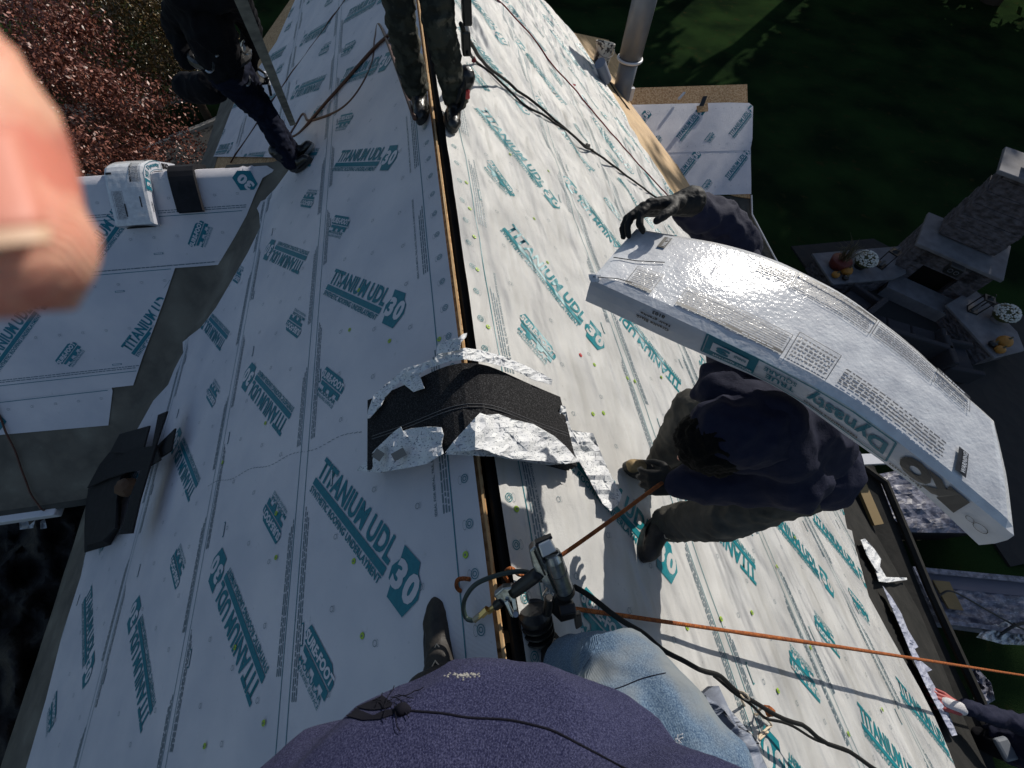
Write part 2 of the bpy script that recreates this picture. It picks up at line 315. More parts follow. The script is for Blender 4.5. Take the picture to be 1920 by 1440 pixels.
# ------------------------------------------------------------------ bodies: capsules fused to one skin
def capgeo(mb,a,b,ra,rb,seg=12):
    a=np.array(a,float);b=np.array(b,float);d=b-a;L=np.linalg.norm(d); t=d/(L+1e-9); k=3; pts=[];rs=[]
    for i in range(k): th=math.pi/2*(1-i/k); pts.append(a-t*ra*math.sin(th)); rs.append(max(ra*math.cos(th),1e-4))
    pts+=[a,b]; rs+=[ra,rb]
    for i in range(1,k+1): th=math.pi/2*i/k; pts.append(b+t*rb*math.sin(th)); rs.append(max(rb*math.cos(th),1e-4))
    mb.tube(pts,rs,seg)
def chain(pts,rs): return [(pts[i],pts[i+1],rs[i],rs[i+1]) for i in range(len(pts)-1)]
def blob(name,caps,m,parent,vox=.014,fold=0,fs=9,sm=5,ell=(),stretch=(1,1,1),base=None):
    mb=MB()
    for c in caps: capgeo(mb,*c)
    for e in ell: mb.ball(e[0],e[1],16,R=e[2] if len(e)>2 else None)
    me=mb.mesh('tmp'); o=bpy.data.objects.new('tmp',me); S.collection.objects.link(o)
    r=o.modifiers.new('r','REMESH'); r.mode='VOXEL'; r.voxel_size=vox; r.use_smooth_shade=True
    s=o.modifiers.new('s','SMOOTH'); s.factor=.5; s.iterations=sm
    dg=bpy.context.evaluated_depsgraph_get(); m2=bpy.data.meshes.new_from_object(o.evaluated_get(dg)); bpy.data.objects.remove(o)
    if fold:
        n=len(m2.vertices); co=np.empty(n*3); m2.vertices.foreach_get('co',co); co=co.reshape(-1,3); no=np.array([v.normal[:] for v in m2.vertices])
        for i in range(n):
            p=Vector((co[i][0]*fs*stretch[0],co[i][1]*fs*stretch[1],co[i][2]*fs*stretch[2]))
            d=1-abs(noise.noise(p))*2.4+.5*noise.noise(p*2.7); co[i]+=no[i]*fold*(d-.6)
        m2.vertices.foreach_set('co',co.ravel()); m2.update()
    m2.materials.clear(); m2.name=name
    return link(name,m2,m,parent,base,True)
def unit(v): v=np.array(v,float); return v/np.linalg.norm(v)
def handcaps(wr_,fw,pn,sc=1,curl=.5,side=1,spread=.16,curls=None,thumb=(.5,.35)):
    """wrist, forward direction, palm normal (the way the palm faces) -> capsules of palm, four fingers, thumb"""
    fw=unit(fw); pn=np.array(pn,float); pn=unit(pn-fw*(pn@fw)); sd_=np.cross(fw,pn)*side; c=[]
    L=[.036,.024,.019]; base=[.092,.096,.092,.083]; off=[-.030,-.010,.011,.030]; ln=[.95,1.05,1,.8]
    wr_=np.array(wr_,float)
    for i in range(4):
        b=wr_+(fw*base[i]+sd_*off[i])*sc; c.append((wr_+sd_*off[i]*.7*sc+fw*.012*sc,b,.018*sc,.0125*sc))
        ang=0; p=b; d=unit(fw+sd_*off[i]/.03*spread); cu=(curls[i] if curls else curl)
        for k in range(3):
            ang+=cu*(.9 if k==0 else 1.15); dd=unit(d*math.cos(ang)+pn*math.sin(ang)); q=p+dd*L[k]*ln[i]*sc
            c.append((p,q,(.0105-.0012*k)*sc,(.0098-.0015*k)*sc)); p=q
    t0=wr_+(fw*.03-sd_*.026)*sc; t1=t0+unit(fw*.6-sd_*.75+pn*thumb[0])*.038*sc; t2=t1+unit(fw*.9-sd_*.25+pn*thumb[1])*.032*sc; t3=t2+unit(fw+sd_*.05+pn*thumb[1]*1.4)*.024*sc
    c+=[(t0,t1,.016*sc,.0125*sc),(t1,t2,.0122*sc,.0108*sc),(t2,t3,.0108*sc,.0085*sc)]
    return c
def boot(parent,ank,toe,up,m=leather,sole=rubber,sc=1,toemat=None,name='boot',shaft=.13):
    """ankle point, toe direction, up normal of the ground"""
    up=unit(up); t=np.array(toe,float); t=unit(t-up*(t@up)); s=np.cross(up,t); a=np.array(ank,float)
    g=a-up*.085*sc
    caps=[(a+up*shaft*sc,a,.055*sc,.052*sc),(a,g+t*-.02*sc+up*.045*sc,.052*sc,.043*sc),(g-t*.035*sc+up*.045*sc,g+t*.06*sc+up*.045*sc,.042*sc,.040*sc),
          (g+t*.05*sc+up*.045*sc,g+t*.155*sc+up*.036*sc,.043*sc,.036*sc),(g+t*.13*sc+up*.034*sc+s*.012,g+t*.165*sc+up*.032*sc,.036*sc,.032*sc),(a+up*.02,g+t*.08*sc+up*.06*sc,.045*sc,.03*sc)]
    o=blob(name,caps,m,parent,.006,.0012,40,3)
    mb=MB(); out=[]
    for k in range(24):
        th=2*math.pi*k/24; x=math.cos(th); y=math.sin(th); wd=.047+.006*x; out.append(g+t*(.062+.135*x)*sc+s*wd*y*(1-.25*max(0,-x))*sc)
    mb.prism([p+up*.002 for p in out],up*.024*sc)
    q=mb.build('sole',sole,o)
    for k in range(4):
        f=.02+.03*k; mb=MB(); c=a+t*(.0+f)*sc+up*(.03-.028*k)*sc; mb.tube([c+s*.034+t*.012,c+t*.045*sc*.9+up*.006,c-s*.034+t*.012],.0028,6); mb.build('lace',cord_t if m is leather else rubber,o)
    if toemat:
        blob('toe_cap',[(g+t*.11*sc+up*.04*sc,g+t*.165*sc+up*.036*sc,.040*sc,.0345*sc)],toemat,o,.006,0)
    return o
# ================================================================== SETTING
def struct(name,mb,m): o=mb.build(name,m); o['kind']='structure'; return o
mb=MB(); mb.add([(-170,-120,0),(170,-120,0),(170,200,0),(-170,200,0)],[(0,1,2,3)]); struct('lawn',mb,lawn)
def ground(name,pxs,m,h,extra=()):
    mb=MB(); P=[atz(q,-GZ)*[1,1,0]+[0,0,0] for q in pxs]+[np.array(e,float) for e in extra]
    if h<.02: mb.add([p+[0,0,h] for p in P],[tuple(range(len(P)))])
    else: mb.prism(P,(0,0,h))
    return struct(name,mb,m)
def gpoly(name,P,m,h):
    mb=MB(); mb.prism([(x,y,0) for x,y in P],(0,0,h)) if h>.02 else mb.add([(x,y,h) for x,y in P],[tuple(range(len(P)))]); return struct(name,mb,m)
roadc=spline([(-30,4,0),(-16,10,0),(-9.5,14.2,0),(-5,19,0),(-1,30,0),(4,60,0)],8)
def strip(name,c,o0,o1,m,h,th=0):
    mb=MB(); vs=[];fs=[]
    for i,p in enumerate(c):
        t=unit(c[min(i+1,len(c)-1)]-c[max(i-1,0)]); n=np.array([-t[1],t[0],0]); vs+=[p+n*o0+[0,0,h],p+n*o1+[0,0,h]]
    n=len(c); fs=[(2*i,2*i+2,2*i+3,2*i+1) for i in range(n-1)]; 
    if th:
        m0=len(vs); vs+=[v-np.array([0,0,th]) for v in vs]; fs+=[(2*i+1,2*i+3,m0+2*i+3,m0+2*i+1) for i in range(n-1)]+[(2*i+2,2*i,m0+2*i,m0+2*i+2) for i in range(n-1)]
    mb.add(vs,fs); return struct(name,mb,m)
ground('driveway',[(-200,500),(60,380),(180,330),(270,289),(330,262),(395,236),(470,200),(560,260),(560,420),(300,700),(-200,900)],asph,.006)
kp=[atz(q,-GZ)*[1,1,0] for q in [(60,380),(180,330),(270,289),(330,262),(395,236),(470,200)]]; strip('kerb',spline(kp,5),-.02,.18,kerb_m,.12,.12)
ground('road',[(250,212),(330,196),(400,180),(470,150),(460,110),(380,150),(300,178),(200,190),(-200,215),(-200,260),(60,250)],asph,.006)
gpoly('patio',[(11.4,-1),(16.5,-1),(17.5,5),(14.5,9),(11.4,9)],paver,.05)
# ================================================================== HOUSE
house=empty('house',(0,3,0),'two storey house whose gable roof is half re-covered with white synthetic underlayment','house')
def clip(poly,axis,val,keep_gt):
    out=[]; n=len(poly)
    for i in range(n):
        a,b=poly[i],poly[(i+1)%n]; ia=(a[axis]>=val)==keep_gt; ib=(b[axis]>=val)==keep_gt
        if ia: out.append(a)
        if ia!=ib: t=(val-a[axis])/(b[axis]-a[axis]); out.append((a[0]+(b[0]-a[0])*t,a[1]+(b[1]-a[1])*t))
    return out
edgeR=[uy(q,1) for q in [(1140,75),(1180,150),(1250,280),(1320,395),(1420,540),(1520,720),(1590,865),(1640,960),(1700,1090),(1760,1230),(1800,1330),(1850,1440)]]
deckR=[(.055,-5),(.05,-.09),(.035,1.3),(.03,9.9),(edgeR[0][0]-1.2,9.9)]+edgeR+[(edgeR[-1][0]-.2,-5)]
validR=[(.062,-4.8),(.057,-.09),(.042,1.3),(.035,9.75)]+[uy(q,1) for q in [(1012,0),(1068,60),(1105,118),(1150,190),(1195,268),(1250,352),(1330,470),(1450,640),(1520,800),(1550,905),(1558,932),(1570,950),(1576,952),(1584,992),(1593,996),(1600,1032),(1622,1119),(1660,1188),(1690,1242),(1718,1292),(1745,1345),(1771,1405),(1795,1470)]]+[(3.3,-4.8)]
def dispR(u,y):
    am=.004+.034*min(1,max(0,(y-.8)/4.5)); p=Vector((u*1.0+y*.55,(y-u*.6)*.30,0))
    r=1-abs(noise.noise(p*2.6))*2.2; r2=1-abs(noise.noise(p*5.3+Vector((9,3,0))))*2
    return am*(r*.75+r2*.35)+.004*noise.noise(Vector((u*1.6,y*1.6,4)))
def MR(u,y,h=0): return M(u,y,h+.012+dispR(u,y))
def ML(u,y,h=0): return M(min(u,-1e-6),y,h+.008+.003*noise.noise(Vector((u*1.3,y*.8,2))))
# decks
ro=[]
for side,poly,nm in ((1,deckR,'sunlit'),(-1,[(-.0,-5),(-.0,9.9),(-5.15,9.9),(-5.15,-5)],'shaded')):
    mb=MB(); P=[M(u if side>0 else min(u,-1e-4),y,0) for u,y in poly]; mb.prism(P,-nrm(side)*.018); rs=mb.build('roof_slope',osb if side<0 else [felt_b],house); ro.append(rs)
    rs['label']=nm+' slope of the main roof'
ridge_edge=MB(); pts=[M(-.004,y,.0) for y in np.arange(-5,9.9,.15)]
for i in range(len(pts)-1):
    a,b=pts[i],pts[i+1]; j=.003*rng.rand(); ridge_edge.prism([a+[.001,0,.004],a+[.008+j,0,.004],b+[.008+j,0,.004],b+[.001,0,.004]],(0,0,-.03))
ridge_edge.build('ridge_board_edge',wood,house)
mb=MB(); mb.box(RP+[0.06,2.45,-.42],(.34,14.8,.3)); mb.build('attic_shade_box',dark,house)  # near-black box stands in for the shade inside the attic
for y in np.arange(-1.3,9.4,.61):
    mb=MB(); mb.box(RP+[.06,y,-.17],(.16,.035,.12)); mb.build('rafter',dark if int(y*10)%3 else wood,ro[0])  # most coloured near-black for the shade inside the ridge slot
# walls
mb=MB(); mb.box((.0,2.4,2.3),(8.0,14.2,4.6)); mb.box((-4.6,4.4,2.2),(3.0,4.0,4.4)); mb.box((5.6,9.6,1.4),(3.0,1.6,2.8)); mb.build('wall',siding,house)
# fascia and eave strips
fa=[]
for i in range(3):
    pass
outer=[M(u,y,.004) for u,y in edgeR[:7]]; inner=[M(*uy(q,1),.004) for q in [(1068,60),(1150,190),(1250,352),(1330,470),(1450,640),(1545,850)]]
mb=MB(); no=len(outer)
mb.v=[tuple(p) for p in outer[:6]]+[tuple(p) for p in inner]; 
mb.f=[(i+1,i,6+i,6+i+1) for i in range(5)]; mb.m=[0]*5
mb.build('eave_board',wood,ro[0])
mb=MB()
for i in range(len(outer)-1): a,b=outer[i],outer[i+1]; mb.prism([a,b,b+[.02,0,0],a+[.02,0,0]],(0,0,-.16))
mb.build('fascia',wood,house)
# left eave felt strip + gutter
mb=MB(); rows=[]
ys=np.arange(-4.8,1.9,.1)
vs=[];fs=[]
for i,y in enumerate(ys):
    for k,u in enumerate((-4.5,-4.8,-5.15,-5.42-.2*max(0,-y)/4,-5.50-.2*max(0,-y)/4)): vs.append(M(u+.02*noise.noise(Vector((0,y*2,k))),y,(.006,.006,.012,.018,-.03)[k]+.006*noise.noise(Vector((u,y*3,0)))))
    if i: fs+=[((i-1)*5+k,(i-1)*5+k+1,i*5+k+1,i*5+k) for k in range(4)]
mb.add(vs,fs); mb.build('eave_felt',felt,ro[1],smooth=True)
vs=[];fs=[];ys=np.arange(6.4,9.9,.1)
for i,y in enumerate(ys):
    for k,u in enumerate((-4.35,-4.6,-5.0,-5.12,-5.2)): vs.append(M(u,y,(.006,.006,.012,.018,-.03)[k]))
    if i: fs+=[((i-1)*5+k,(i-1)*5+k+1,i*5+k+1,i*5+k) for k in range(4)]
mb=MB(); mb.add(vs,fs); mb.build('eave_felt',felt,ro[1])
# ---- underlayment courses, right slope
def course(name,poly,fn,mats,cell,draw,parent,hgt,label):
    v,f=gridpoly(poly,cell); mb=MB(); mb.add([fn(a,b,hgt) for a,b in v],f,0)
    ok=lambda p: inpoly(p,poly)
    draw(mb,(lambda a,b,h=0: fn(a,b,h+hgt)),ok)
    o=mb.build(name,mats,parent,smooth=True); o['label']=label; return o
P4=math.pi/4
AANG=-P4                                  # text runs towards (+u,-y)
def wpoly(p,am=.01,seed=0):               # wavy lap edges
    return p
cR=[(.03,1.31),(1.25,2.34),(2.28,3.57),(3.5,4.66),(4.6,5.75),(5.7,7.4)]
def drawR(k):
    def d(mb,fn,ok):
        a0,a1=cR[k]
        for n in range(-3,8):
            y=1.307*n
            if k==0:
                LOGO.put(mb,fn,(.375,.66+y),AANG,ok); SURE.put(mb,fn,(.36,-.02+y),AANG,ok)
            if k==1:
                LOGO.put(mb,fn,(2.03,-.02+y),AANG+math.pi,ok); SURE.put(mb,fn,(2.18,-.69+y),AANG+math.pi,ok)
            if k==2:
                LOGO.put(mb,fn,(2.62,.345+y),AANG,ok); SURE.put(mb,fn,(2.82,-.60+y),AANG+math.pi,ok)
            if k==3: LOGO.put(mb,fn,(3.74,.25+y),AANG,ok); SURE.put(mb,fn,(3.72,.95+y),AANG,ok)
            if k==4: LOGO.put(mb,fn,(5.4,.05+y),AANG+math.pi,ok); SURE.put(mb,fn,(4.95,.75+y),AANG,ok)
            if k==5: LOGO.put(mb,fn,(5.95,.3+y),AANG,ok)
        if k==0: edgeprint(mb,fn,.17,-2,9.6,1,ok,seed=3)
        else: edgeprint(mb,fn,a0+.10,-4,9.6,1,ok,seed=k,full=False)
        for u_ in ((.09,) if k==0 else ()):
            for n in range(-14,60): TGT.put(mb,fn,(u_,.355+.166*n),0,ok)
        edgeprint(mb,fn,a1-.035,-4,9.6,-1,ok,seed=20+k,full=False)
        r=random.Random(k)
        for n in range(-12,34):
            for m_ in range(3):
                TGF.put(mb,fn,(a0+.32+.27*m_+r.uniform(-.02,.02),.355+.29*n+(m_%2)*.14),0,ok)
        for n in range(-3,8): OVAL.put(mb,fn,(a1-.16,.2+1.307*n),0,ok); OVAL.put(mb,fn,(a0+.20,.85+1.307*n),0,ok)
    return d
lbR=['top','second','third','fourth','fifth','lowest']
for k,(a0,a1) in enumerate(cR):
    poly=clip(clip(validR,0,a0,True),0,a1,False)
    if len(poly)<3: continue
    course('underlayment',poly,MR,[white_r,teal_r,grey_print],.042 if k<3 else .06,drawR(k),ro[0],.004*(6-k),'wrinkled white underlayment course, '+lbR[k]+' one on the sunlit slope')
# ---- left slope
vl=[(556,298),(545,322),(520,356),(500,376),(481,384),(489,402),(491,428),(468,475),(442,520),(408,578),(380,615),(345,642),(346,662),(330,692),(318,722),(290,752),(262,802),(240,842),(212,884),(165,1030),(155,1080),(120,1190),(90,1310),(52,1440),(20,1560)]
validL=[(-1e-3,-4.8),(-1e-3,9.8)]+[uy(q,-1) for q in [(560,-10),(520,80),(440,195),(404,290)]]+[(-4.55,7.2)]+[uy(q,-1) for q in vl]+[(-4.5,-4.8)]
cL=[(0,-1.14),(-1.08,-2.22),(-2.15,-3.52),(-3.45,-4.9)]
def drawL(k):
    def d(mb,fn,ok):
        a0,a1=cL[k]
        for n in range(-3,8):
            y=1.307*n
            if k==0: LOGO.put(mb,fn,(-1.035,.72+y),AANG,ok); SURE.put(mb,fn,(-1.02,.035+y),AANG,ok)
            if k==1: LOGO.put(mb,fn,(-1.32,-.09+y),AANG+math.pi,ok); SURE.put(mb,fn,(-1.30,.53+y),AANG+math.pi,ok)
            if k==2: LOGO.put(mb,fn,(-2.50,-.17+y),AANG+math.pi,ok); SURE.put(mb,fn,(-2.48,.50+y),AANG+math.pi,ok)
            if k==3: LOGO.put(mb,fn,(-4.47,.68+y),AANG,ok); SURE.put(mb,fn,(-4.52,-.02+y),AANG,ok)
        if k==0: edgeprint(mb,fn,-.125,-2,9.6,-1,ok,seed=5)
        else: edgeprint(mb,fn,a0-.10,-4,9.6,-1,ok,seed=8+k,full=False)
        e=Art(); q0,q1=uy((395,912),-1),uy((690,808),-1); n_=46
        for j in range(n_):
            t0,t1=j/n_,(j+.55+.3*rng.rand())/n_; w1=.012*math.sin(j*.5); e.line((q0[0]+(q1[0]-q0[0])*t0,q0[1]+(q1[1]-q0[1])*t0+w1),(q0[0]+(q1[0]-q0[0])*t1,q0[1]+(q1[1]-q0[1])*t1+w1),.003,mi=2)
        e.put(mb,fn,keep=ok,h=.002)
        if k==0:
            for n in range(-14,60): TGTm.put(mb,fn,(-.052,.12+.163*n),0,ok)
        edgeprint(mb,fn,a1+.035,-4,9.6,1,ok,seed=30+k,full=False)
        r=random.Random(k+50)
        for n in range(-12,34):
            for m_ in range(3): TGF.put(mb,fn,(a0-.30-.27*m_+r.uniform(-.02,.02),.12+.29*n+(m_%2)*.14),0,ok)
        for n in range(-3,8): OVAL.put(mb,fn,(a1+.10,.05+1.307*n),0,ok); OVAL.put(mb,fn,(a1-.01+.27,.7+1.307*n),0,ok)
    return d
for k,(a0,a1) in enumerate(cL):
    poly=clip(clip(validL,0,a0,False),0,a1,True)
    course('underlayment',poly,ML,[white_l,teal_l,grey_print],.12,drawL(k),ro[1],.004*(4-k),'flat white underlayment course, '+lbR[k]+' one on the shaded slope')
# ---- cross gable (left): near slope
mb=MB(); cp=[(-1.6,.0),(-7.5,0),(-7.5,-3.35),(-4.25,-3.35)]; mb.prism([MC(a,b,0) for a,b in cp],-CN*.018)
mb.prism([CR0+np.array([a,-b*CA,b*SA]) for a,b in cp],-np.array([0,SA,CA])*.018); rc=mb.build('roof_slope',felt_d,house); rc['label']='small cross gable roof on the left'
def FC(a,b,h=0):
    h=h+.008+.003*noise.noise(Vector((a*1.5,b*1.5,7)))
    if b>0: return CR0+np.array([a,b*CA,-b*SA])+np.array([0,SA,CA])*h
    return MC(a,b,h)
ev=[(514,306),(494,335),(480,365),(464,405),(441,447),(411,497),(330,503),(312,556),(296,600),(270,668),(252,722)]
vc=[ab(q) for q in ev]
v1=[(-7.4,.16),(-1.95,.16)]+[(vc[0][0],-.05)]+vc[1:]+[(-7.4,vc[-1][1])]
c1=clip(v1,1,-.90,True); c2=clip(v1,1,-.84,False)
b3=[ab(q) for q in [(213,733),(205,797),(0,815)]]
c3=[(-7.4,-2.0),(b3[0][0],-2.0),b3[0],b3[1],b3[2],(-7.4,b3[2][1])]
def drawC(k):
    def d(mb,fn,ok):
        for n in range(-3,3):
            if k==0: SURE.put(mb,fn,(-2.60+1.307*n,-.74),P4+.25,ok); (LOGO.put(mb,fn,(-3.62+1.307*n,-.86),P4,ok) if n<1 else None)
            if k==1: LOGO.put(mb,fn,(-3.42+1.307*n,-1.78),P4,ok); SURE.put(mb,fn,(-4.12+1.307*n,-1.80),P4,ok)
            if k==2: LOGO.put(mb,fn,(-5.45+1.307*n,-2.95),P4,ok)
        g=lambda a,b,h=0: fn(b,a,h)
        for b in ((-.42,),(-.94,-1.95),(-2.12,))[k]:
            e=Art(); e.line((-7.3,b),(-1.5,b),.006).dashes(-7.2,-1.6,b+.03,.008,mi=2,seed=k,word=.04).dashes(-7.2,-1.6,b+.05,.008,mi=2,seed=k+7,word=.03); e.put(mb,fn,keep=ok,h=.002)
        for n in range(-20,60):
            for b in ((-.62,-.25),(-1.05,-1.5),(-2.2,))[k]: TGF.put(mb,fn,(-4.5+.22*n,b),0,ok)
        OVAL.put(mb,fn,(-2.95,-.78),math.pi/2,ok); OVAL.put(mb,fn,(-3.6,-1.86),math.pi/2,ok); OVAL.put(mb,fn,(-3.4,-1.12),math.pi/2,ok)
    return d
badge=Art().poly([(-.11,0),(-.02,.10),(.11,.06),(.12,-.03),(.03,-.12),(-.10,-.07)]).text('30',-.085,-.05,.16,.10,mi=0,layer=1,bold=.05)
def draw0(mb,fn,ok): drawC(0)(mb,fn,ok); badge.put(mb,fn,(-1.98,-.14),P4*-1.1+math.pi,None)
for k,(c,dr) in enumerate(((c1,draw0),(c2,drawC(1)),(c3,drawC(2)))):
    course('underlayment',c,FC,[white_l,teal_l,grey_print],.09,dr,rc,.004*(3-k),'underlayment course, '+lbR[k]+' one on the cross gable')
# valley felt running down between the slopes
vb=[];L_=26
for i in range(L_+1):
    t=i/L_; y=4.43-2.62*t; x=-(1.613+(4.4-y)); b_=-(4.4-y)/CA; u=x/CA
    wv=.55
    vb.append([MC(x-wv,b_,.004),MC(x-.10,b_,.006),M(u,y,0)+[0,0,.035],M(u+.12,y,.006),M(u+1.0,y,.004)])
mb=MB(); fs=[(i*5+k,(i+1)*5+k,(i+1)*5+k+1,i*5+k+1) for i in range(L_) for k in range(4)]; mb.add([p for r_ in vb for p in r_],[f[::-1] for f in fs]); mb.build('valley_felt',felt,house,smooth=True)
mb=MB(); r0=oncross((-60,820),.004); mb.add([MC(-7.4,-2.3,.004),MC(-3.75,-2.3,.004),MC(-4.55,-3.28,.004),MC(-7.4,-3.28,.004)],[(0,3,2,1)]); mb.build('eave_felt',felt,rc)
mb=MB(); mb.box(MC(-6.05,-3.38,-.03),(2.95,.11,.10)); g_=mb.build('gutter',alu,house); bevel(g_,.012)
# ---- porch roof on the right
PB=math.radians(31); PN=np.array([0,-math.sin(PB),math.cos(PB)]); PC=O+np.array([6.0,8.97,-5.36])
def onp(q,h=0): return onpl(q,PN,PC+PN*h)
def FPc(a,b,h=0): return PC+np.array([a-6,b*math.cos(PB),b*math.sin(PB)])+PN*(h+.01+.006*noise.noise(Vector((a*2,b*2,1))))
def pab(q): P=onp(q)-PC; return (P[0]+6,P[1]/math.cos(PB))
mb=MB(); mb.prism([onp(q) for q in [(1150,166),(1401,158),(1407,372),(1380,368),(1250,330),(1150,240)]],-PN*.02); rp=mb.build('roof_slope',osb,house); rp['label']='low porch roof with a bare board edge at the top'
for k,(pp) in enumerate(([(1150,198),(1365,193),(1404,194),(1411,200),(1410,260),(1406,282),(1150,290)],[(1150,284),(1407,280),(1408,364),(1335,366),(1300,352),(1240,315),(1150,250)])):
    poly=[pab(q) for q in pp]
    def dr(mb,fn,ok,k=k):
        o_=pab([(1275,265),(1268,346)][k]); s_=pab([(1335,258),(1330,345)][k])
        for n in range(-2,3): LOGO.put(mb,fn,(o_[0]+n*1.32,o_[1]),P4,ok); SURE.put(mb,fn,(s_[0]+n*1.32-.17,s_[1]-.1),P4,ok)
        for n in range(-30,30): TGF.put(mb,fn,(6+n*.2,pab([(1300,283),(1300,362)][k])[1]+.1),0,ok); TGF.put(mb,fn,(6+n*.2,pab([(1300,198),(1300,283)][k])[1]-.1),0,ok)
    course('underlayment',poly,FPc,[white_l,teal_l,grey_print],.15,dr,rp,.006-.004*k,('upper','lower')[k]+' underlayment course on the porch roof')
# lower felt roof and gutter line right
mb=MB(); mb.prism([onp(q,-.03) for q in [(1230,330),(1300,352),(1335,368),(1409,366),(1410,400),(1452,480),(1600,720),(1560,720),(1380,500),(1300,420)]],-PN*.02); q_=mb.build('roof_slope',felt_d,house); q_['label']='dark felt strip below the porch underlayment'
mb=MB(); mb.tube([onp(q,.0) for q in [(1409,366),(1410,402),(1452,482),(1610,735)]],.02,6); mb.build('gutter',alu,house)
# low roof beyond the right eave
zl=-5.3
mb=MB(); mb.prism([atz(q,zl) for q in [(1540,830),(1640,875),(1672,960),(1720,1090),(1790,1250),(1850,1380),(1900,1560),(1700,1560),(1500,900)]],(0,0,-.1)); q_=mb.build('roof_slope',felt_b,house); q_['label']='narrow dark lower roof beyond the right eave'
mb=MB(); mb.tube([atz(q,zl+.05) for q in [(1606,866),(1660,905),(1700,1000),(1745,1110),(1800,1230),(1860,1360)]],.045,6); mb.build('gutter',felt_b,house)
mb=MB(); a,b=atz((1588,862),zl+.1),atz((1640,985),zl+.1); mb.prism([a,b,b+[.13,0,0],a+[.13,0,0]],(0,0,-.05)); mb.build('eave_board',ply,house)
mb=MB(); a,b=atz((1590,855),zl+.25),atz((1650,852),zl+.25); mb.prism([a,b,b+[0,-.14,0],a+[0,-.14,0]],(0,0,.06)); mb.build('gutter',alu,house)
# ---- cap nails
nmb=MB(); nmb.cyl((0,0,0),(0,0,.0025),.0125,.0115,12); nmb.cyl((0,0,.0025),(0,0,.0042),.004,.004,8,1); nme=nmb.mesh('cap_nail'); nme.materials.append(lime); nme.materials.append(steel)
nmr=nme.copy(); nmr.materials[0]=redcap
npx=[(882,1040),(673,1052),(690,1190),(680,548),(663,622),(738,643),(527,1045),(451,1212),(506,1352),(395,1395),(505,795),(425,868),(527,963),(831,640),(955,960),(905,622),(886,515),(880,455),(872,402),(865,355),(1101,782),(1121,780),(1166,715),(1273,1178),(1338,1162),(1397,1150),(1507,1215),(1443,1295),(1445,1064),(1355,1015),(1408,965),(1575,1375),(1181,720),(1228,862),(995,417),(1018,500),(1231,712),(1105,690),(1480,1010),(1640,1330),(1020,330),(948,300)]
for i,q in enumerate(npx+[(1078,673)]):
    r_=q==(1078,673); o=bpy.data.objects.new('cap_nail',nmr if r_ else nme); S.collection.objects.link(o); o.parent=house
    sd_=1 if q[0]>783+.1306*q[1] else -1; u,y=uy(q,sd_); P=(MR if sd_>0 else ML)(u,y,.026 if sd_>0 else .018); o.location=P-np.array(house['_b'])
    o.rotation_euler=Vector(nrm(sd_)).to_track_quat('Z','Y').to_euler()
    o.scale=(1.0,1.0,1.0); 
# ================================================================== TREES
def leaves(n,c,rad,size,mats,clumps=40,flat=1,seed=1,shape=None,frac=(.8,)):
    r=np.random.RandomState(seed); cs=[]
    while len(cs)<clumps:
        p=r.uniform(-1,1,3)
        if np.linalg.norm(p)<1 and (shape is None or shape(p)): cs.append(p*(.55+.45*r.rand()))
    cs=np.array(cs)*rad+c; k=r.randint(0,clumps,n); cr=r.uniform(.11,.30,clumps)
    d=r.normal(size=(n,3)); d/=np.linalg.norm(d,axis=1)[:,None]; P=cs[k]+d*(cr[k]*r.rand(n)**.4)[:,None]*np.array(rad)*1.0
    a=r.normal(size=(n,3)); a/=np.linalg.norm(a,axis=1)[:,None]; b=np.cross(a,r.normal(size=(n,3))); b/=np.linalg.norm(b,axis=1)[:,None]
    s=(size*r.uniform(.5,1.3,n))[:,None]; V=np.stack([P-a*s,P+b*s*.45,P+a*s,P-b*s*.45],1).reshape(-1,3)
    me=bpy.data.meshes.new('crown'); me.vertices.add(4*n); me.vertices.foreach_set('co',V.ravel()); me.loops.add(4*n); me.loops.foreach_set('vertex_index',np.arange(4*n,dtype=np.int32))
    me.polygons.add(n); me.polygons.foreach_set('loop_start',np.arange(0,4*n,4,dtype=np.int32)); me.polygons.foreach_set('loop_total',np.full(n,4,np.int32))
    mi=(r.rand(n)>frac[0]).astype(np.int32); me.polygons.foreach_set('material_index',mi); me.update(); return me,cs
def tree(name,base,h,rad,n,size,mats,label,seed,clumps=60,group=None,shape=None,frac=(.75,)):
    t=empty(name,base,label,'tree',group); c=np.array(base)+[0,0,h-rad[2]]
    me,cs=leaves(n,c,np.array(rad),size,mats,clumps,seed=seed,shape=shape,frac=frac); link('crown',me,mats,t)
    mb=MB(); b=np.array(base,float); top=b+[.2,.1,h*.9]; mb.tube(spline([b-[0,0,.2],b+[.08,0,h*.3],c+[.1,.1,0],top],5),[max(.02,.035*h*(1-i/15.5)) *.75 for i in range(16)],8); mb.build('trunk',bark,t,smooth=True)
    for k in range(0,min(len(cs),14)):
        mb=MB(); s0=b+(c-b)*(.55+.03*k%1*.4); mb.tube(spline([s0,(s0+cs[k])/2+[0,0,-.15],cs[k]],4),[.05*h/7*(1-i/9.5) for i in range(9)],5); mb.build('limb',bark,t)
    return t
p=atz((45,150),-5.6); tree('maple_tree',(p[0],p[1],0),6.2,(3.5,3.3,2.7),52000,.048,[leaf_red,leaf_red2],'broad tree with glossy dark red autumn leaves left of the roof',3,clumps=85,frac=(.72,))
p=atz((265,5),-6); tree('bushy_tree',(p[0],p[1],0),6.2,(3.6,3.3,3.0),45000,.05,[leaf_br,leaf_g],'brown and olive leaved tree behind the red one',4,clumps=75,frac=(.7,))
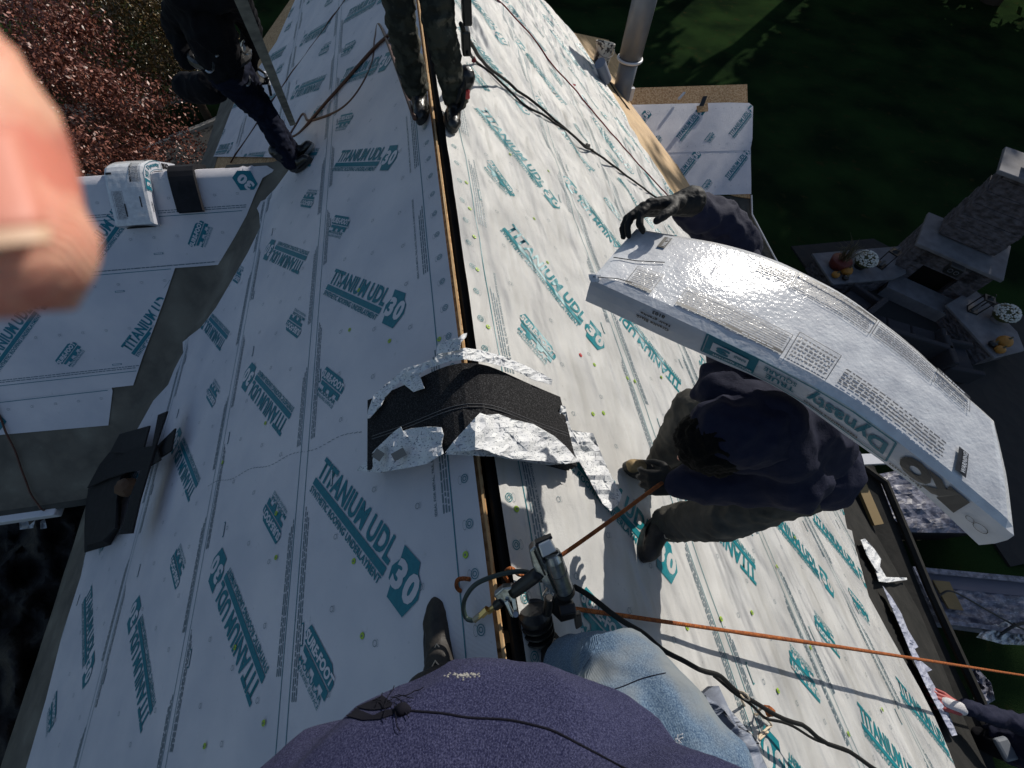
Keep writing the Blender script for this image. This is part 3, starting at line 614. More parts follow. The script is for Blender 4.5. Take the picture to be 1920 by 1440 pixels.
p=atz((330,160),-8.3); tree('shrub',(p[0],p[1],0),2.6,(1.3,1.3,1.2),5000,.06,[leaf_g,leaf_br],'low dark bare shrub beside the driveway kerb',9,clumps=40)
sd2=np.array([math.sin(SUN_AZ),math.cos(SUN_AZ),0]); lt=np.array([sd2[1],-sd2[0],0])
cone=lambda p: (p[0]**2+p[1]**2)**.5<.55-.45*p[2]
for i in range(14):  # out-of-view spruces added to keep the lawn in shade
    p=sd2*(44+4.5*(i%2))+lt*(-34+4.6*i); hh=23+.9*math.sin(i*2.1)+2.2*(i%2)
    tree('shade_spruce',(p[0],p[1],0),hh,(5.4,5.4,hh*.48),5200,.68,[conif,conif],'tall dark spruce in an unseen row added to shade the lawn',20+i,clumps=150,group='unseen spruces added to shade the lawn',shape=(lambda p: cone(p) and p[2]>.12) if i in (5,6) else cone)  # two crowns cut away below to let a sun patch through
# ================================================================== OUTDOOR FIREPLACE
fp=empty('outdoor_fireplace',(15,6.6,0),'stone outdoor fireplace with tall chimney and pale ledges on the patio','fireplace')
a=atz((1752,442),-8.0); b=atz((1858,487),-8.0); ex=unit((b-a)*[1,1,0]); ey=np.array([-ex[1],ex[0],0]); 
if ey@np.array([1,1,0])<0: ey=-ey
Rf=np.array([ex,ey,[0,0,1]]).T
def fb(u,v,z): return np.array([a[0],a[1],0])+ex*u+ey*v+[0,0,z]
W_=np.linalg.norm(b-a)
mb=MB(); n=16
for i in range(n):                                       # coursed stones, slightly uneven faces
    z=1.6+i*.115; q=.02*((i*7)%3); mb.box(fb(W_/2,.45,z+.055),(W_-.04+q,.86+q,.11),Rf)
mb.build('chimney',stone,fp)
mb=MB(); mb.box(fb(W_/2,.45,3.52),(W_+.5,1.35,.10),Rf); o=mb.build('chimney_cap',cast,fp); bevel(o,.02)
mb=MB(); mb.box(fb(W_/2,.45,3.70),(W_*.62,.65,.26),Rf); o2=mb.build('flue_cap',cast,fp); mb=MB(); mb.box(fb(W_/2,.45,3.86),(W_*.75,.8,.06),Rf); mb.build('flue_lid',cast,fp)
mb=MB(); mb.box(fb(W_/2,.1,1.50),(W_+.75,1.75,.10),Rf); o=mb.build('mantel',cast,fp); bevel(o,.02)
mb=MB(); mb.box(fb(.0,.15,.72),(.55,1.5,1.44),Rf); mb.box(fb(W_,.15,.72),(.55,1.5,1.44),Rf); mb.box(fb(W_/2,.15,1.2),(W_,1.5,.48),Rf); mb.build('surround',stone,fp)
mb=MB(); mb.box(fb(W_/2,.25,.48),(W_-.5,1.1,.95),Rf); mb.build('firebox',dark,fp)
mb=MB(); mb.box(fb(W_/2,-1.0,.2),(W_+.3,.8,.4),Rf); mb.build('hearth',cast,fp)
def wing(pxs,z):
    P=[atz(q,z-GZ)*[1,1,0]+[0,0,z] for q in pxs]; mb=MB(); mb.prism(P,(0,0,-.07)); o=mb.build('ledge',cast,fp); bevel(o,.015)
    c=np.mean(P,0); mb=MB(); mb.prism([c+(p-c)*.9-[0,0,.07] for p in P],(0,0,-z+.07)); mb.build('low_wall',stone,fp)
wing([(1523,475),(1690,461),(1700,512),(1678,522),(1562,533)],.62); wing([(1774,571),(1826,540),(1908,622),(1922,657),(1866,671)],.62)
def on(q,z): return atz(q,z-GZ)
# things on the ledges
c=on((1567,500),.62); t=empty('potted_grass',c,'red pot of spiky dry grass on the left fireplace ledge','plant'); mb=MB(); mb.tube([c,c+[0,0,.05],c+[0,0,.28],c+[0,0,.30]],[.2,.24,.30,.28],18); mb.build('pot',pot_r,t,smooth=True)
mb=MB(); r=random.Random(2)
for k in range(70):
    an=r.uniform(0,6.28); le=r.uniform(.3,.65); rr=r.uniform(.1,.5); d=np.array([math.cos(an),math.sin(an),0]); p0=c+[0,0,.28]+d*r.uniform(0,.12); mb.tube([p0,p0+d*rr*.4+[0,0,le*.8],p0+d*rr+[0,0,le*.9]],[.008,.005,.002],3)
mb.build('grass_blades',leafy,t)
def pumpkin(q,z,r_,label,m=pump):
    c=on(q,z)+[0,0,r_*.75]; t=empty('pumpkin',c-[0,0,r_*.75],label,'pumpkin'); mb=MB(); vs=[];fs=[];SG=24;H=10
    for i in range(H+1):
        th=math.pi*i/H
        for k in range(SG):
            ph=2*math.pi*k/SG; rr=r_*math.sin(th)*(1-.10*abs(math.cos(ph*4))); vs.append(c+[rr*math.cos(ph),rr*math.sin(ph),r_*.78*math.cos(th)*(1-.18*math.exp(-(math.sin(th)*3)**2))])
    for i in range(H):
        for k in range(SG): fs.append((i*SG+k,(i+1)*SG+k,(i+1)*SG+(k+1)%SG,i*SG+(k+1)%SG))
    mb.add(vs,fs); mb.build('body',m,t,smooth=True); mb=MB(); mb.tube([c+[0,0,r_*.55],c+[.02,0,r_*.85],c+[.05,.01,r_*1.0]],[.03,.02,.022],6); mb.build('stem',leafy,t)
pumpkin((1582,513),.62,.17,'largest orange pumpkin on the left fireplace ledge'); pumpkin((1563,519),.62,.12,'small orange pumpkin at the outer edge of the left fireplace ledge')
pumpkin((1582,524),.62,.10,'small black pumpkin at the front of the left fireplace ledge',blackp)
pumpkin((1873,646),.62,.19,'largest orange pumpkin on the right fireplace ledge'); pumpkin((1868,659),.62,.13,'small orange pumpkin at the front of the right fireplace ledge'); pumpkin((1856,648),.62,.11,'small black pumpkin beside the orange ones on the right ledge',blackp)
def mum(q,z,label,potm):
    c=on(q,z); t=empty('flower_pot',c,label,'plant'); mb=MB(); mb.tube([c,c+[0,0,.22]],[.15,.2],16); mb.build('pot',potm,t)
    mb=MB(); r=random.Random(5)
    for k in range(260):
        v=unit([r.gauss(0,1),r.gauss(0,1),abs(r.gauss(0,.9))]); p=c+[0,0,.28]+v*[.30,.30,.24]; mb.ball(p,[.028,.028,.018],6)
    mb.build('blossoms',flw,t); mb=MB(); mb.ball(c+[0,0,.27],[.28,.28,.22],12); mb.build('leaves',leaf_g,t)
mum((1610,500),.62,'white flower ball in a pot on the left fireplace ledge',blackp); mum((1866,600),.62,'white flower ball in a grey pot on the right fireplace ledge',cast)
def lantern(q,z,label,s=1,rot=.5):
    c=on(q,z); t=empty('lantern',c,label,'lantern'); R=np.array([[math.cos(rot),-math.sin(rot),0],[math.sin(rot),math.cos(rot),0],[0,0,1]]); w_=.26*s;h=.5*s
    mb=MB(); mb.box(c+[0,0,.02],(w_,w_,.04),R); mb.build('base',blackp,t); mb=MB(); mb.box(c+[0,0,h],(w_,w_,.04),R); mb.box(c+[0,0,h+.05],(w_*.6,w_*.6,.06),R,taper=.4); mb.build('lid',blackp,t)
    mb=MB()
    for sx in (-1,1):
        for sy in (-1,1): mb.box(c+R@np.array([sx*w_*.45,sy*w_*.45,h/2]),(.025,.025,h),R)
    mb.build('frame',blackp,t); mb=MB(); mb.tube([c+[0,0,h+.08]+R@np.array([.09*math.cos(x),0,.09*math.sin(x)]) for x in np.linspace(0,math.pi,9)],.008,5); mb.build('handle',blackp,t)
    mb=MB(); mb.cyl(c+[0,0,.04],c+[0,0,.22],.045); mb.build('candle',cast,t)
lantern((1650,498),.62,'black lantern lying in the shade beside the white flowers, left ledge',1.1); lantern((1822,582),.62,'black lantern on the right fireplace ledge',1.0,.9)
c=on((1780,512),1.55); t=empty('speaker_box',c,'small black box with two rings on the fireplace mantel','box'); mb=MB(); mb.box(c+[0,0,.13],(.36,.22,.26),Rf); o=mb.build('body',blackp,t); bevel(o,.02)
for k in (-1,1):
    mb=MB(); mb.tube([c-ey*.115+ex*.075*k+[0,0,.13]+ex*.05*math.cos(x)+np.array([0,0,.05*math.sin(x)]) for x in np.linspace(0,6.28,13)],.006,5); mb.build('ring',cast,t)
# patio furniture in deep shade
sofam=mat('charcoal_cushion',(.035,.035,.042),.9,.2,bumps=[('n',12,3,.01,None,None)])
def sofa(name,q,w_,rot,label):
    c=on(q,.05); t=empty(name,c,label,'sofa' if name=='patio_sofa' else 'armchair'); R=np.array([[math.cos(rot),-math.sin(rot),0],[math.sin(rot),math.cos(rot),0],[0,0,1]])
    def bx(nm,p,sz,m,bv=.04): mb=MB(); mb.box(c+R@np.array(p),sz,R); bevel(mb.build(nm,m,t),bv,3)
    bx('base',(0,0,.18),(w_,.85,.3),blackp,.01); bx('backrest',(0,.42,.55),(w_,.16,.6),sofam); bx('armrest',(-w_/2,0,.42),(.14,.9,.5),sofam); bx('armrest',(w_/2,0,.42),(.14,.9,.5),sofam)
    n=max(1,int(w_/.7))
    for k in range(n): bx('seat_cushion',((k-(n-1)/2)*w_/n*.92,-.03,.42),(w_/n*.88,.72,.16),sofam)
sofa('patio_sofa',(1660,640),2.1,2.6,'long charcoal patio sofa in the dark before the fireplace'); sofa('patio_armchair',(1760,690),.95,1.2,'charcoal patio armchair nearest the right fireplace ledge'); sofa('patio_armchair',(1580,590),.95,3.6,'charcoal patio armchair nearest the left fireplace ledge')
c=on((1700,740),.05); t=empty('patio_table',c,'low dark patio table in front of the sofa','table'); mb=MB(); mb.box(c+[0,0,.40],(1.1,.7,.05)); bevel(mb.build('table_top',blackp,t),.01)
for sx in (-1,1):
    for sy in (-1,1): mb=MB(); mb.box(c+[sx*.48,sy*.3,.19],(.06,.06,.38)); mb.build('leg',blackp,t)
# pallets and clutter on the ground by the right eave
def wrapbox(name,pxs,z0,z1,label,cat):
    P=[atz(q,z1-GZ) for q in pxs]; c=np.mean(P,0); t=empty(name,(c[0],c[1],z0),label,cat); return t,P
t,P=wrapbox('pallet_of_bundles',[(1642,890),(1790,862),(1880,985),(1835,1000),(1705,998),(1660,960)],0,1.1,'pallet of shingle bundles under grey stretch wrap below the eave','pallet')
v,f=gridpoly([(1642,890),(1790,862),(1880,985),(1835,1000),(1705,998),(1660,960)],9); mb=MB(); mb.add([atz(q,1.1-GZ+.07*noise.noise(Vector((q[0]*.05,q[1]*.05,0)))+.03*noise.noise(Vector((q[0]*.15,q[1]*.15,3)))) for q in v],[x[::-1] for x in f]); o=mb.build('wrapping',wrapd,t)
mb=MB(); mb.prism([p-[0,0,.06] for p in P],(0,0,-.85)); mb.build('bundle_stack',shingle_s,t)
mb=MB(); c=np.mean(P,0)*[1,1,0]
for k in range(5): mb.box(c+[-.5+.25*k,0,.11],(.12,1.2,.03))
for k in range(3): mb.box(c+[0,-.5+.5*k,.05],(1.2,.1,.09))
mb.build('pallet',wood,t)
# open crate wrapped in plastic
zc=1.0; q4=[(1712,1062),(1960,1085),(1960,1195),(1762,1168)]; P=[atz(q,zc-GZ) for q in q4]; c=np.mean(P,0); t=empty('wrapped_crate',(c[0],c[1],0),'long open crate lined with pale plastic on the ground by the eave','crate')
def qmap(s,r,h=0): return (P[0]*(1-s)+P[1]*s)*(1-r)+(P[3]*(1-s)+P[2]*s)*r+np.array([0,0,h])
for (s0,r0,s1,r1) in ((0,0,1,.1),(0,.92,1,1),(0,.1,.05,.92)):
    mb=MB(); mb.prism([qmap(s0,r0),qmap(s1,r0),qmap(s1,r1),qmap(s0,r1)],(0,0,-.9)); mb.build('side',wrapd,t)
mb=MB(); v,f=gridpoly([(.05,.34),(1,.34),(1,.92),(.05,.92)],.03); mb.add([qmap(a_,b_,-.12+.05*noise.noise(Vector((a_*9,b_*9,0)))) for a_,b_ in v],[x[::-1] for x in f]); mb.build('lining',wrapd,t)
mb=MB(); mb.prism([qmap(.07,.10,-.1),qmap(1,.10,-.1),qmap(1,.34,-.1),qmap(.07,.34,-.1)],(0,0,-.1)); mb.build('panel',mat('grey_blue_board',(.10,.095,.13),.6),t)
mb=MB(); mb.prism([qmap(.13,.22,-.04),qmap(.26,.22,-.04),qmap(.30,.72,-.04),qmap(.17,.72,-.04)],(0,0,-.03)); tag(mb.build('plywood_offcut',ply,None,base=qmap(.2,.5,-.07)),'small tan plywood offcut lying in the lined crate','board')
mb=MB(); mb.tube(spline([qmap(.10,.5,.02),qmap(.2,.42,.10),qmap(.45,.7,.12),qmap(.7,.9,.1),qmap(1.0,1.0,.05)],8),.018,6); tag(mb.build('cable',rubber,None,base=qmap(.4,.6,0)),'thin black cable arching across the lined crate','cable')
mb=MB(); mb.tube(spline([qmap(.55,1.05,.05),qmap(.65,.88,.15),qmap(.8,.8,.2),qmap(1.0,.85,.15)],8),.022,6); tag(mb.build('cable',rubber,None,base=qmap(.8,.9,0)),'thick black cable curving out of the crate corner','cable')
def rag(name,pxs,z,m,label,cat,amp=.15,cell=8,fn=None,th=0):
    v,f=gridpoly(pxs,cell); fn=fn or (lambda q,h: atz(q,z-GZ+h)); mb=MB(); vs=[fn(q,amp*(.6*noise.noise(Vector((q[0]*.06,q[1]*.06,z)))+.5*noise.noise(Vector((q[0]*.17,q[1]*.17,z+5))))) for q in v]
    mb.add(vs,[x[::-1] for x in f]); o=mb.build(name,m,None,base=np.mean(vs,0),smooth=False); tag(o,label,cat); 
    s=o.modifiers.new('thick','SOLIDIFY'); s.thickness=max(.0015,th); return o
rag('plastic_scrap',[(1850,1175),(1895,1162),(1925,1180),(1925,1210),(1880,1208),(1830,1195)],.9,crumple,'crumpled white and black plastic beside the crate','plastic scrap',.3,6)
rag('plastic_bag',[(1812,1255),(1830,1250),(1858,1280),(1866,1312),(1845,1325),(1826,1310),(1815,1280)],1.6,wrapd,'pale translucent bag hanging in the dark below the orange rope','bag',.3,6)
zt=-5.15
rag('torn_underlayment',[(1614,1012),(1622,1010),(1640,1030),(1652,1048),(1650,1062),(1662,1082),(1700,1083),(1701,1087),(1662,1092),(1648,1090),(1640,1065),(1625,1040)],GZ+zt+.1,crumple,'torn white scrap hooked over the dark lower roof','scrap',.08,5,fn=lambda q,h: onroof(q,1,.05+abs(h)*.5))
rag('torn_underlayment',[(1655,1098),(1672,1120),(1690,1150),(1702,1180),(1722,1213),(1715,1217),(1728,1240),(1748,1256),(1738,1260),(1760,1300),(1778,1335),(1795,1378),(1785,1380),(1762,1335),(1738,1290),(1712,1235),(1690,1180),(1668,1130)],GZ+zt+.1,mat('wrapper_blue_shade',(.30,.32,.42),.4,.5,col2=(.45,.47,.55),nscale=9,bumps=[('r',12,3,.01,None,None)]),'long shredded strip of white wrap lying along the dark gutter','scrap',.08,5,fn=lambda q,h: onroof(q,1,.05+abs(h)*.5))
# tarp over the ground on the left, scraps on it
v,f=gridpoly([(-120,955),(235,940),(215,1060),(180,1190),(130,1330),(80,1500),(-120,1540)],14); mb=MB(); vs=[atz(q,-6.3+.45*noise.noise(Vector((q[0]*.02,q[1]*.02,0)))+.12*noise.noise(Vector((q[0]*.07,q[1]*.07,2)))) for q in v]; mb.add(vs,[x[::-1] for x in f]); o=mb.build('black_tarp',tarp_m,None,base=np.mean(vs,0),smooth=True); tag(o,'creased black plastic tarp hanging below the left eave','tarp')
rag('plastic_scrap',[(36,975),(50,968),(55,985),(66,975),(62,990),(37,993)],GZ-6.0,plastic,'small pale torn scrap lying on the black tarp','plastic scrap',.05,5)
rag('plastic_scrap',[(76,978),(84,972),(88,990),(76,992)],GZ-6.0,plastic,'tiny round clear scrap beside the pale one on the tarp','plastic scrap',.05,5)
# ================================================================== SHINGLE BUNDLES
def bundle_from_rails(name,N,Fr,B,label,seed=0,n=7,cross=14,amp=.003,mats=None,puff=.004):
    N=np.array(spline(N,n)); Fr=np.array(spline(Fr,n)); B=np.array(spline(B,n)); K=len(N)
    L=np.concatenate([[0],np.cumsum(np.linalg.norm(np.diff((N+Fr)/2,axis=0),axis=1))]); Wd=np.linalg.norm(N-Fr,axis=1).mean(); T=np.linalg.norm(N-B,axis=1).mean()
    def at(A_,a): return np.array([np.interp(a,L,A_[:,k]) for k in range(3)])
    def wob(p): return amp*(noise.noise(Vector(p*7))+.6*noise.noise(Vector(p*19)))
    def top(a,b,h=0):
        n_=at(N,a); f_=at(Fr,a); t=b/Wd; p=n_*(1-t)+f_*t; e=at(N,min(a+.02,L[-1]))-at(N,max(a-.02,0)); nn=unit(np.cross(e,f_-n_)); 
        if nn[2]<0: nn=-nn
        return p+nn*(h+.6*wob(p)+puff*math.sin(math.pi*min(1,max(0,t)))-.008*max(0,1-min(a,L[-1]-a,b,Wd-b)/.02)*(h==0))
    def side(a,b,h=0):
        n_=at(N,a); q=at(B,a); t=b/T; p=n_*t+q*(1-t); f_=at(Fr,a); nn=unit(n_-f_); return p+nn*(h+.6*wob(p)+.004*math.sin(math.pi*min(1,max(0,t))))
    c=at((N+B)/2,L[-1]/2); root=empty(name,c,label,'shingle bundle')
    vs=[];fs=[];ms=[]; ring=[]
    aa=np.linspace(0,L[-1],K*2); sec=[('t',Wd*k/cross) for k in range(cross+1)]
    for a in aa:
        row=[top(a,b) for _,b in sec]; off=at(B,a)-at(N,a); f_=row[-1]+off*.5+unit(at(Fr,a)-at(N,a))*.006; low=[row[-1-k]+off for k in range(0,cross+1,cross//2)]
        row=row+[f_]+low+[side(a,T*.35),side(a,T*.7)]; ring.append(row)
    R_=len(ring[0]); mb=MB(); vs=[p for r_ in ring for p in r_]; fs=[];mi=[]
    for i in range(len(ring)-1):
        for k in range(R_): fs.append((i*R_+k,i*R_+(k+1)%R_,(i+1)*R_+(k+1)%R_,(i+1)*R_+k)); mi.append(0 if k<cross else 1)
    mb.add(vs,fs[:0]); mb.f=[f for f in fs]; mb.m=mi
    mb.f+=[tuple(range(R_))[::-1],tuple((len(ring)-1)*R_+k for k in range(R_))]; mb.m+=[1,1]
    return root,mb,top,side,L[-1],Wd,T
ri=np.array
# ---- bundle carried on the shoulder
Np=[(1110,520),(1300,607),(1470,691),(1600,763),(1753,876),(1910,1004)]; Nz=[-.80,-.805,-.815,-.83,-.84,-.855]
Fp=[(1195,425),(1400,465),(1560,535),(1690,625),(1790,715),(1871,788)]; Fz=[-.835,-.81,-.805,-.81,-.815,-.82]
Bp=[(1099,560),(1285,646),(1455,722),(1580,808),(1722,912),(1843,1022)]; Bz=[-.885,-.89,-.90,-.92,-.93,-.945]
Nn=[atz(q,z) for q,z in zip(Np,Nz)]; Ff=[atz(q,z) for q,z in zip(Fp,Fz)]; Bb=[atz(q,z) for q,z in zip(Bp,Bz)]
root,mb,top,side,L,Wd,T=bundle_from_rails('wrapped_bundle',Nn,Ff,Bb,'long wrapped shingle bundle carried flat on the bent roofer\'s shoulder, shining in the sun')
a=Art(); s_=L/1.0
def blk(x0,x1,y0,y1,bar,seed,frame=True,rows=9,wd=.012):
    if frame: a.loop([(x0,y0),(x1,y0),(x1,y1),(x0,y1)],.0016,mi=2)
    h=(y1-y0)/(rows+1.5)
    for k in range(rows): a.dashes(x0+.006,x1-.006,y0+h*(k+1),h*.42,mi=4,seed=seed+k,word=wd)
    if bar==1: a.rect(x0,y0,x1,y0+h*1.0,mi=2,cell=.04); a.dashes(x0+.01,x1-.01,y0+h*.25,h*.45,mi=0,seed=seed+40,word=.012)
    if bar==2: a.rect(x0,y1-h*1.0,x1,y1,mi=2,cell=.04); a.dashes(x0+.01,x1-.01,y1-h*.75,h*.45,mi=0,seed=seed+41,word=.012)
blk(.08*s_,.15*s_,.10*Wd,.34*Wd,1,1); blk(.22*s_,.49*s_,.10*Wd,.30*Wd,1,10,rows=8); blk(.50*s_,.605*s_,.08*Wd,.36*Wd,0,30,rows=6,wd=.006)
blk(.33*s_,.425*s_,.76*Wd,.92*Wd,0,50,rows=5); blk(.43*s_,.63*s_,.74*Wd,.93*Wd,2,60,rows=7); blk(.635*s_,.80*s_,.76*Wd,.93*Wd,0,70,rows=6)
for k in range(5): a.dashes(.63*s_,.86*s_,(.12+.035*k)*Wd,.0045,mi=4,seed=80+k,word=.01)
blk(.80*s_,.90*s_,.78*Wd,.95*Wd,2,90,rows=5)
a.rect(.885*s_,.10*Wd,.905*s_,.34*Wd,mi=2).rect(.085*s_,.70*Wd,.105*s_,.88*Wd,mi=2)
a.text('WARNING',.902*s_,.12*Wd,.062,.009,mi=0,layer=1,rot=math.pi/2).text('NAIL LINE',.102*s_,.72*Wd,.05,.009,mi=0,layer=1,rot=math.pi/2)
a.put(mb,top,h=.0045,flip=False)
b=Art(); b.loop([(.215*s_,.002),(.685*s_,.002),(.685*s_,T-.006),(.215*s_,T-.006)],.004,mi=3)
# side print reads from the right-hand end, upside down
def st(t,xl,w_,yb,h_,mi,bold=.03): b.text(t,L-xl*s_-w_,T-yb-h_,w_,h_,mi,bold)
b=Art(); Z=lambda x:L-x*s_
b.loop([(Z(.785),.008),(Z(.325),.008),(Z(.325),T-.008),(Z(.785),T-.008)],.0042,mi=3)
b.rect(Z(.455),.01,Z(.33),T-.01,mi=3).rect(Z(.435),.026,Z(.345),T-.032,mi=1,layer=1).text('3',Z(.39),.030,.034,T-.066,mi=3,bold=.06,layer=2).text('BUNDLES',Z(.43),.034,.03,.010,mi=3,layer=2).text('IMPACT RESISTANT',Z(.45),T-.026,.10,.010,mi=1,layer=2)
b.text('TRUE',Z(.555),T*.50,.075,.024,mi=3,bold=.03).text('SQUARE',Z(.555),T*.20,.085,.020,mi=3,bold=.03)
b.text('Dynasty',Z(.775),T*.14,.195,T*.60,mi=3,bold=.03).text('PERFORMANCE SHINGLES',Z(.72),T*.84-.006,.14,.008,mi=2)
b.text('IKO',Z(.925),T*.12,.125,T*.70,mi=2,bold=.09).text('iko.com',Z(.86),T*.86,.07,.010,mi=2)
b.ring((Z(.965),T*.55),.013,.0015,mi=2,n=12).ring((Z(.945),T*.55),.008,.0012,mi=2,n=10)
b.text('Granite Black',Z(.235),T*.58,.095,.013,mi=2).text('Noir granite',Z(.235),T*.36,.085,.012,mi=2).text('8103',Z(.215),T*.14,.035,.012,mi=2)
b.put(mb,lambda x,y,h=0: side(L-x,T-y,h),h=.0035)
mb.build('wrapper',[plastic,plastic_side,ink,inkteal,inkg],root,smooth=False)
mb=MB(); mb.tube([top(.002,.0,.003),top(.06,.10*Wd,.004),top(.10,.12*Wd,.004)],.0012,4); mb.tube([top(.01,.35*Wd,.003),top(.07,.40*Wd,.005),top(.135,.50*Wd,.004)],.0014,4); mb.build('tear',ink,root)
mb=MB(); c0=[side(.0,T*k,.0) for k in (0,.5,1)]; mb.ball(top(.006,.008,-.004),[.014,.014,.010],8,jit=.8); mb.build('folded_corner',plastic,root)
# ---- draped bundles
def ridgeP(w,v,h,kind):
    z=-(math.sqrt(w*w+.004)-.045)*SA; g=w/math.sqrt(w*w+.004); nx,nz=g*SA,math.sqrt(max(.0,1-(g*SA)**2))
    if kind=='x': return RP+ri([w*CA+nx*h,v,z+nz*h])
    return CR0+ri([v,w*CA+nx*h,z+nz*h])
# wrapped bundle lying over the cross gable ridge
W0=.0; ws=np.linspace(-.53,.50,9)
Nn=[ridgeP(w_,-2.86,.115,'y') for w_ in ws]; Ff=[ridgeP(w_,-3.21,.115,'y') for w_ in ws]; Bb=[ridgeP(w_,-2.86,.025,'y') for w_ in ws]
root,mb,top,side,L,Wd,T=bundle_from_rails('wrapped_bundle',Nn,Ff,Bb,'wrapped shingle bundle draped over the small cross gable ridge, its dark end open',n=3)
a=Art(); blk(.06,.32,.62*Wd,.88*Wd,0,5,rows=6); blk(.40,.62,.1*Wd,.36*Wd,2,15,rows=6); blk(.70,.95,.1*Wd,.36*Wd,1,25,rows=6); a.rect(.08,.60*Wd,.20,.635*Wd,mi=2); a.rect(.16,.18*Wd,.26,.21*Wd,mi=2); a.rect(.48,.80*Wd,.50,.95*Wd,mi=2); a.put(mb,top,h=.0045)
b=Art(); b.loop([(.32,.006),(.86,.006),(.86,T-.006),(.32,T-.006)],.0045,mi=3); b.rect(.33,.01,.44,T-.01,mi=3).text('3',.365,.02,.045,T-.04,mi=1,layer=1,bold=.06).text('TRUE',.46,.02,.08,T-.045,mi=3,bold=.04).text('Dynasty',.58,.02,.25,T-.04,mi=3,bold=.03).text('IKO',.88,.018,.12,T-.036,mi=2,bold=.08)
b.text('Granite Black',.12,.05,.10,.014,mi=2).text('8103',.14,.02,.05,.014,mi=2)
b.put(mb,lambda x,y,h=0: side(L-x if False else x,y,h),h=.004)
mb.build('wrapper',[plastic,plastic_side,ink,inkteal,inkg],root)
mb=MB(); c_=[ridgeP(-.535,-2.90+.01,.03,'y')]; P=[ridgeP(-.537,-2.90-.27*t,.03+.065*math.sin(math.pi*t)**.7,'y') for t in np.linspace(0,1,12)]; mb.prism(P,(0,-.003,-.002)); mb.build('open_end',shingle,root)
# bare shingles over the cross ridge
def bare(name,rows,label,kind,v0,v1,w0,w1,h0,h1,m=shingle_s,n=16,skew=0):
    root=empty(name,ridgeP((w0+w1)/2,(v0+v1)/2,h0,kind),label,'shingles')
    for k in range(rows):
        ha=h0+(h1-h0)*k/rows; hb=h0+(h1-h0)*(k+.86)/rows; j=rng.uniform(-.008,.008); mb=MB(); ww=np.linspace(w0+j,w1+j,n)
        for i in range(n-1):
            a_,b_=ww[i],ww[i+1]; q=[ridgeP(a_,v0+skew*a_,ha,kind),ridgeP(b_,v0+skew*b_,ha,kind),ridgeP(b_,v1+skew*b_,ha,kind),ridgeP(a_,v1+skew*a_,ha,kind)]; t_=[ridgeP(a_,v0+skew*a_,hb,kind),ridgeP(b_,v0+skew*b_,hb,kind),ridgeP(b_,v1+skew*b_,hb,kind),ridgeP(a_,v1+skew*a_,hb,kind)]
            fs=[(4,5,6,7),(3,2,1,0),(0,1,5,4),(2,3,7,6)]
            if i==0: fs.append((3,0,4,7))
            if i==n-2: fs.append((1,2,6,5))
            mb.add(q+t_,fs)
        mb.build('shingle',m,root)
    return root
bare('shingle_stack',6,'thin stack of bare black shingles folded over the cross gable ridge','y',-2.68,-2.44,-.42,.30,.02,.06,skew=-.06)
# ---- torn open bundle on the main ridge
yf=lambda w_: .875-.13*w_+.02*math.exp(-(w_/.2)**2)
def tornP(w_,t,h): return ridgeP(w_,yf(w_)-.335*t,h,'x')
root=empty('torn_bundle',tornP(0,.5,.0),'torn open bundle of black shingles bent over the main ridge, wrapper ripped around it','shingle bundle')
for k in range(9):
    mb=MB(); h0=.010+.0085*k; h1=h0+.0078; w0=-.52+rng.uniform(-.006,.006); w1=.465+rng.uniform(-.006,.006); ww=np.linspace(w0,w1,26); tt=np.linspace(0,1,5)
    vs=[tornP(w_,t,h0) for w_ in ww for t in (0,1)]; n=len(ww)
    vt=[tornP(w_,t,h1) for w_ in ww for t in tt]; mb.add(vs,[(2*i+2,2*i,2*i+1,2*i+3) for i in range(n-1)]); o_=len(mb.v)
    mb.add(vt,[(5*i+j,5*i+j+1,5*(i+1)+j+1,5*(i+1)+j) for i in range(n-1) for j in range(4)])
    mb.f+=[(2*i,2*i+2,o_+5*(i+1),o_+5*i) for i in range(n-1)]+[(2*i+3,2*i+1,o_+5*i+4,o_+5*(i+1)+4) for i in range(n-1)]+[(1,0,o_,o_+1,o_+2,o_+3,o_+4),(2*n-2,2*n-1,o_+5*n-1,o_+5*n-2,o_+5*n-3,o_+5*n-4,o_+5*n-5)]; mb.m+=[0]*(2*n)
    q=mb.build('shingle',shingle,root)
mb=MB(); 
for t in (.56,.60): mb.tube([tornP(w_,t,.0865) for w_ in np.linspace(-.49,.45,30)],.0016,5)
mb.build('sealant_line',mat('sealant',(.10,.10,.105),.6),root)
for (w0,w1) in ((-.02,.16),(.26,.42)):
    mb=MB(); ww=np.linspace(w0,w1,8); P=[tornP(w_,.62,.0875) for w_ in ww]+[tornP(w_,.99,.0875) for w_ in ww[::-1]]; mb.prism(P,(0,0,.004)); mb.build('overlay_tab',shingle,root)
def ripped(nm,pxs,h0,amp,m=crumple,cell=9,sd_=0,extra=None,tilt=None):
    v,f=gridpoly(pxs,cell); mb=MB(); vs=[]
    edge=[np.array(p) for p in pxs]
    for q in v:
        h=(tilt(q) if tilt else h0)+amp*(noise.noise(Vector((q[0]*.05,q[1]*.05,sd_)))+.7*(.5-abs(noise.noise(Vector((q[0]*.11,q[1]*.11,sd_+3)))))+.4*noise.noise(Vector((q[0]*.3,q[1]*.3,sd_+6))))
        s=1 if q[0]>783+.1306*q[1] else -1; w_=uy2(q,s,max(.012,h)); vs.append(w_)
    mb.add(vs,[x[::-1] for x in f])
    if extra: extra(mb)
    o=mb.build(nm,m if not extra else [m,inkteal,ink,inkg],root); s=o.modifiers.new('thick','SOLIDIFY'); s.thickness=.0012; return o
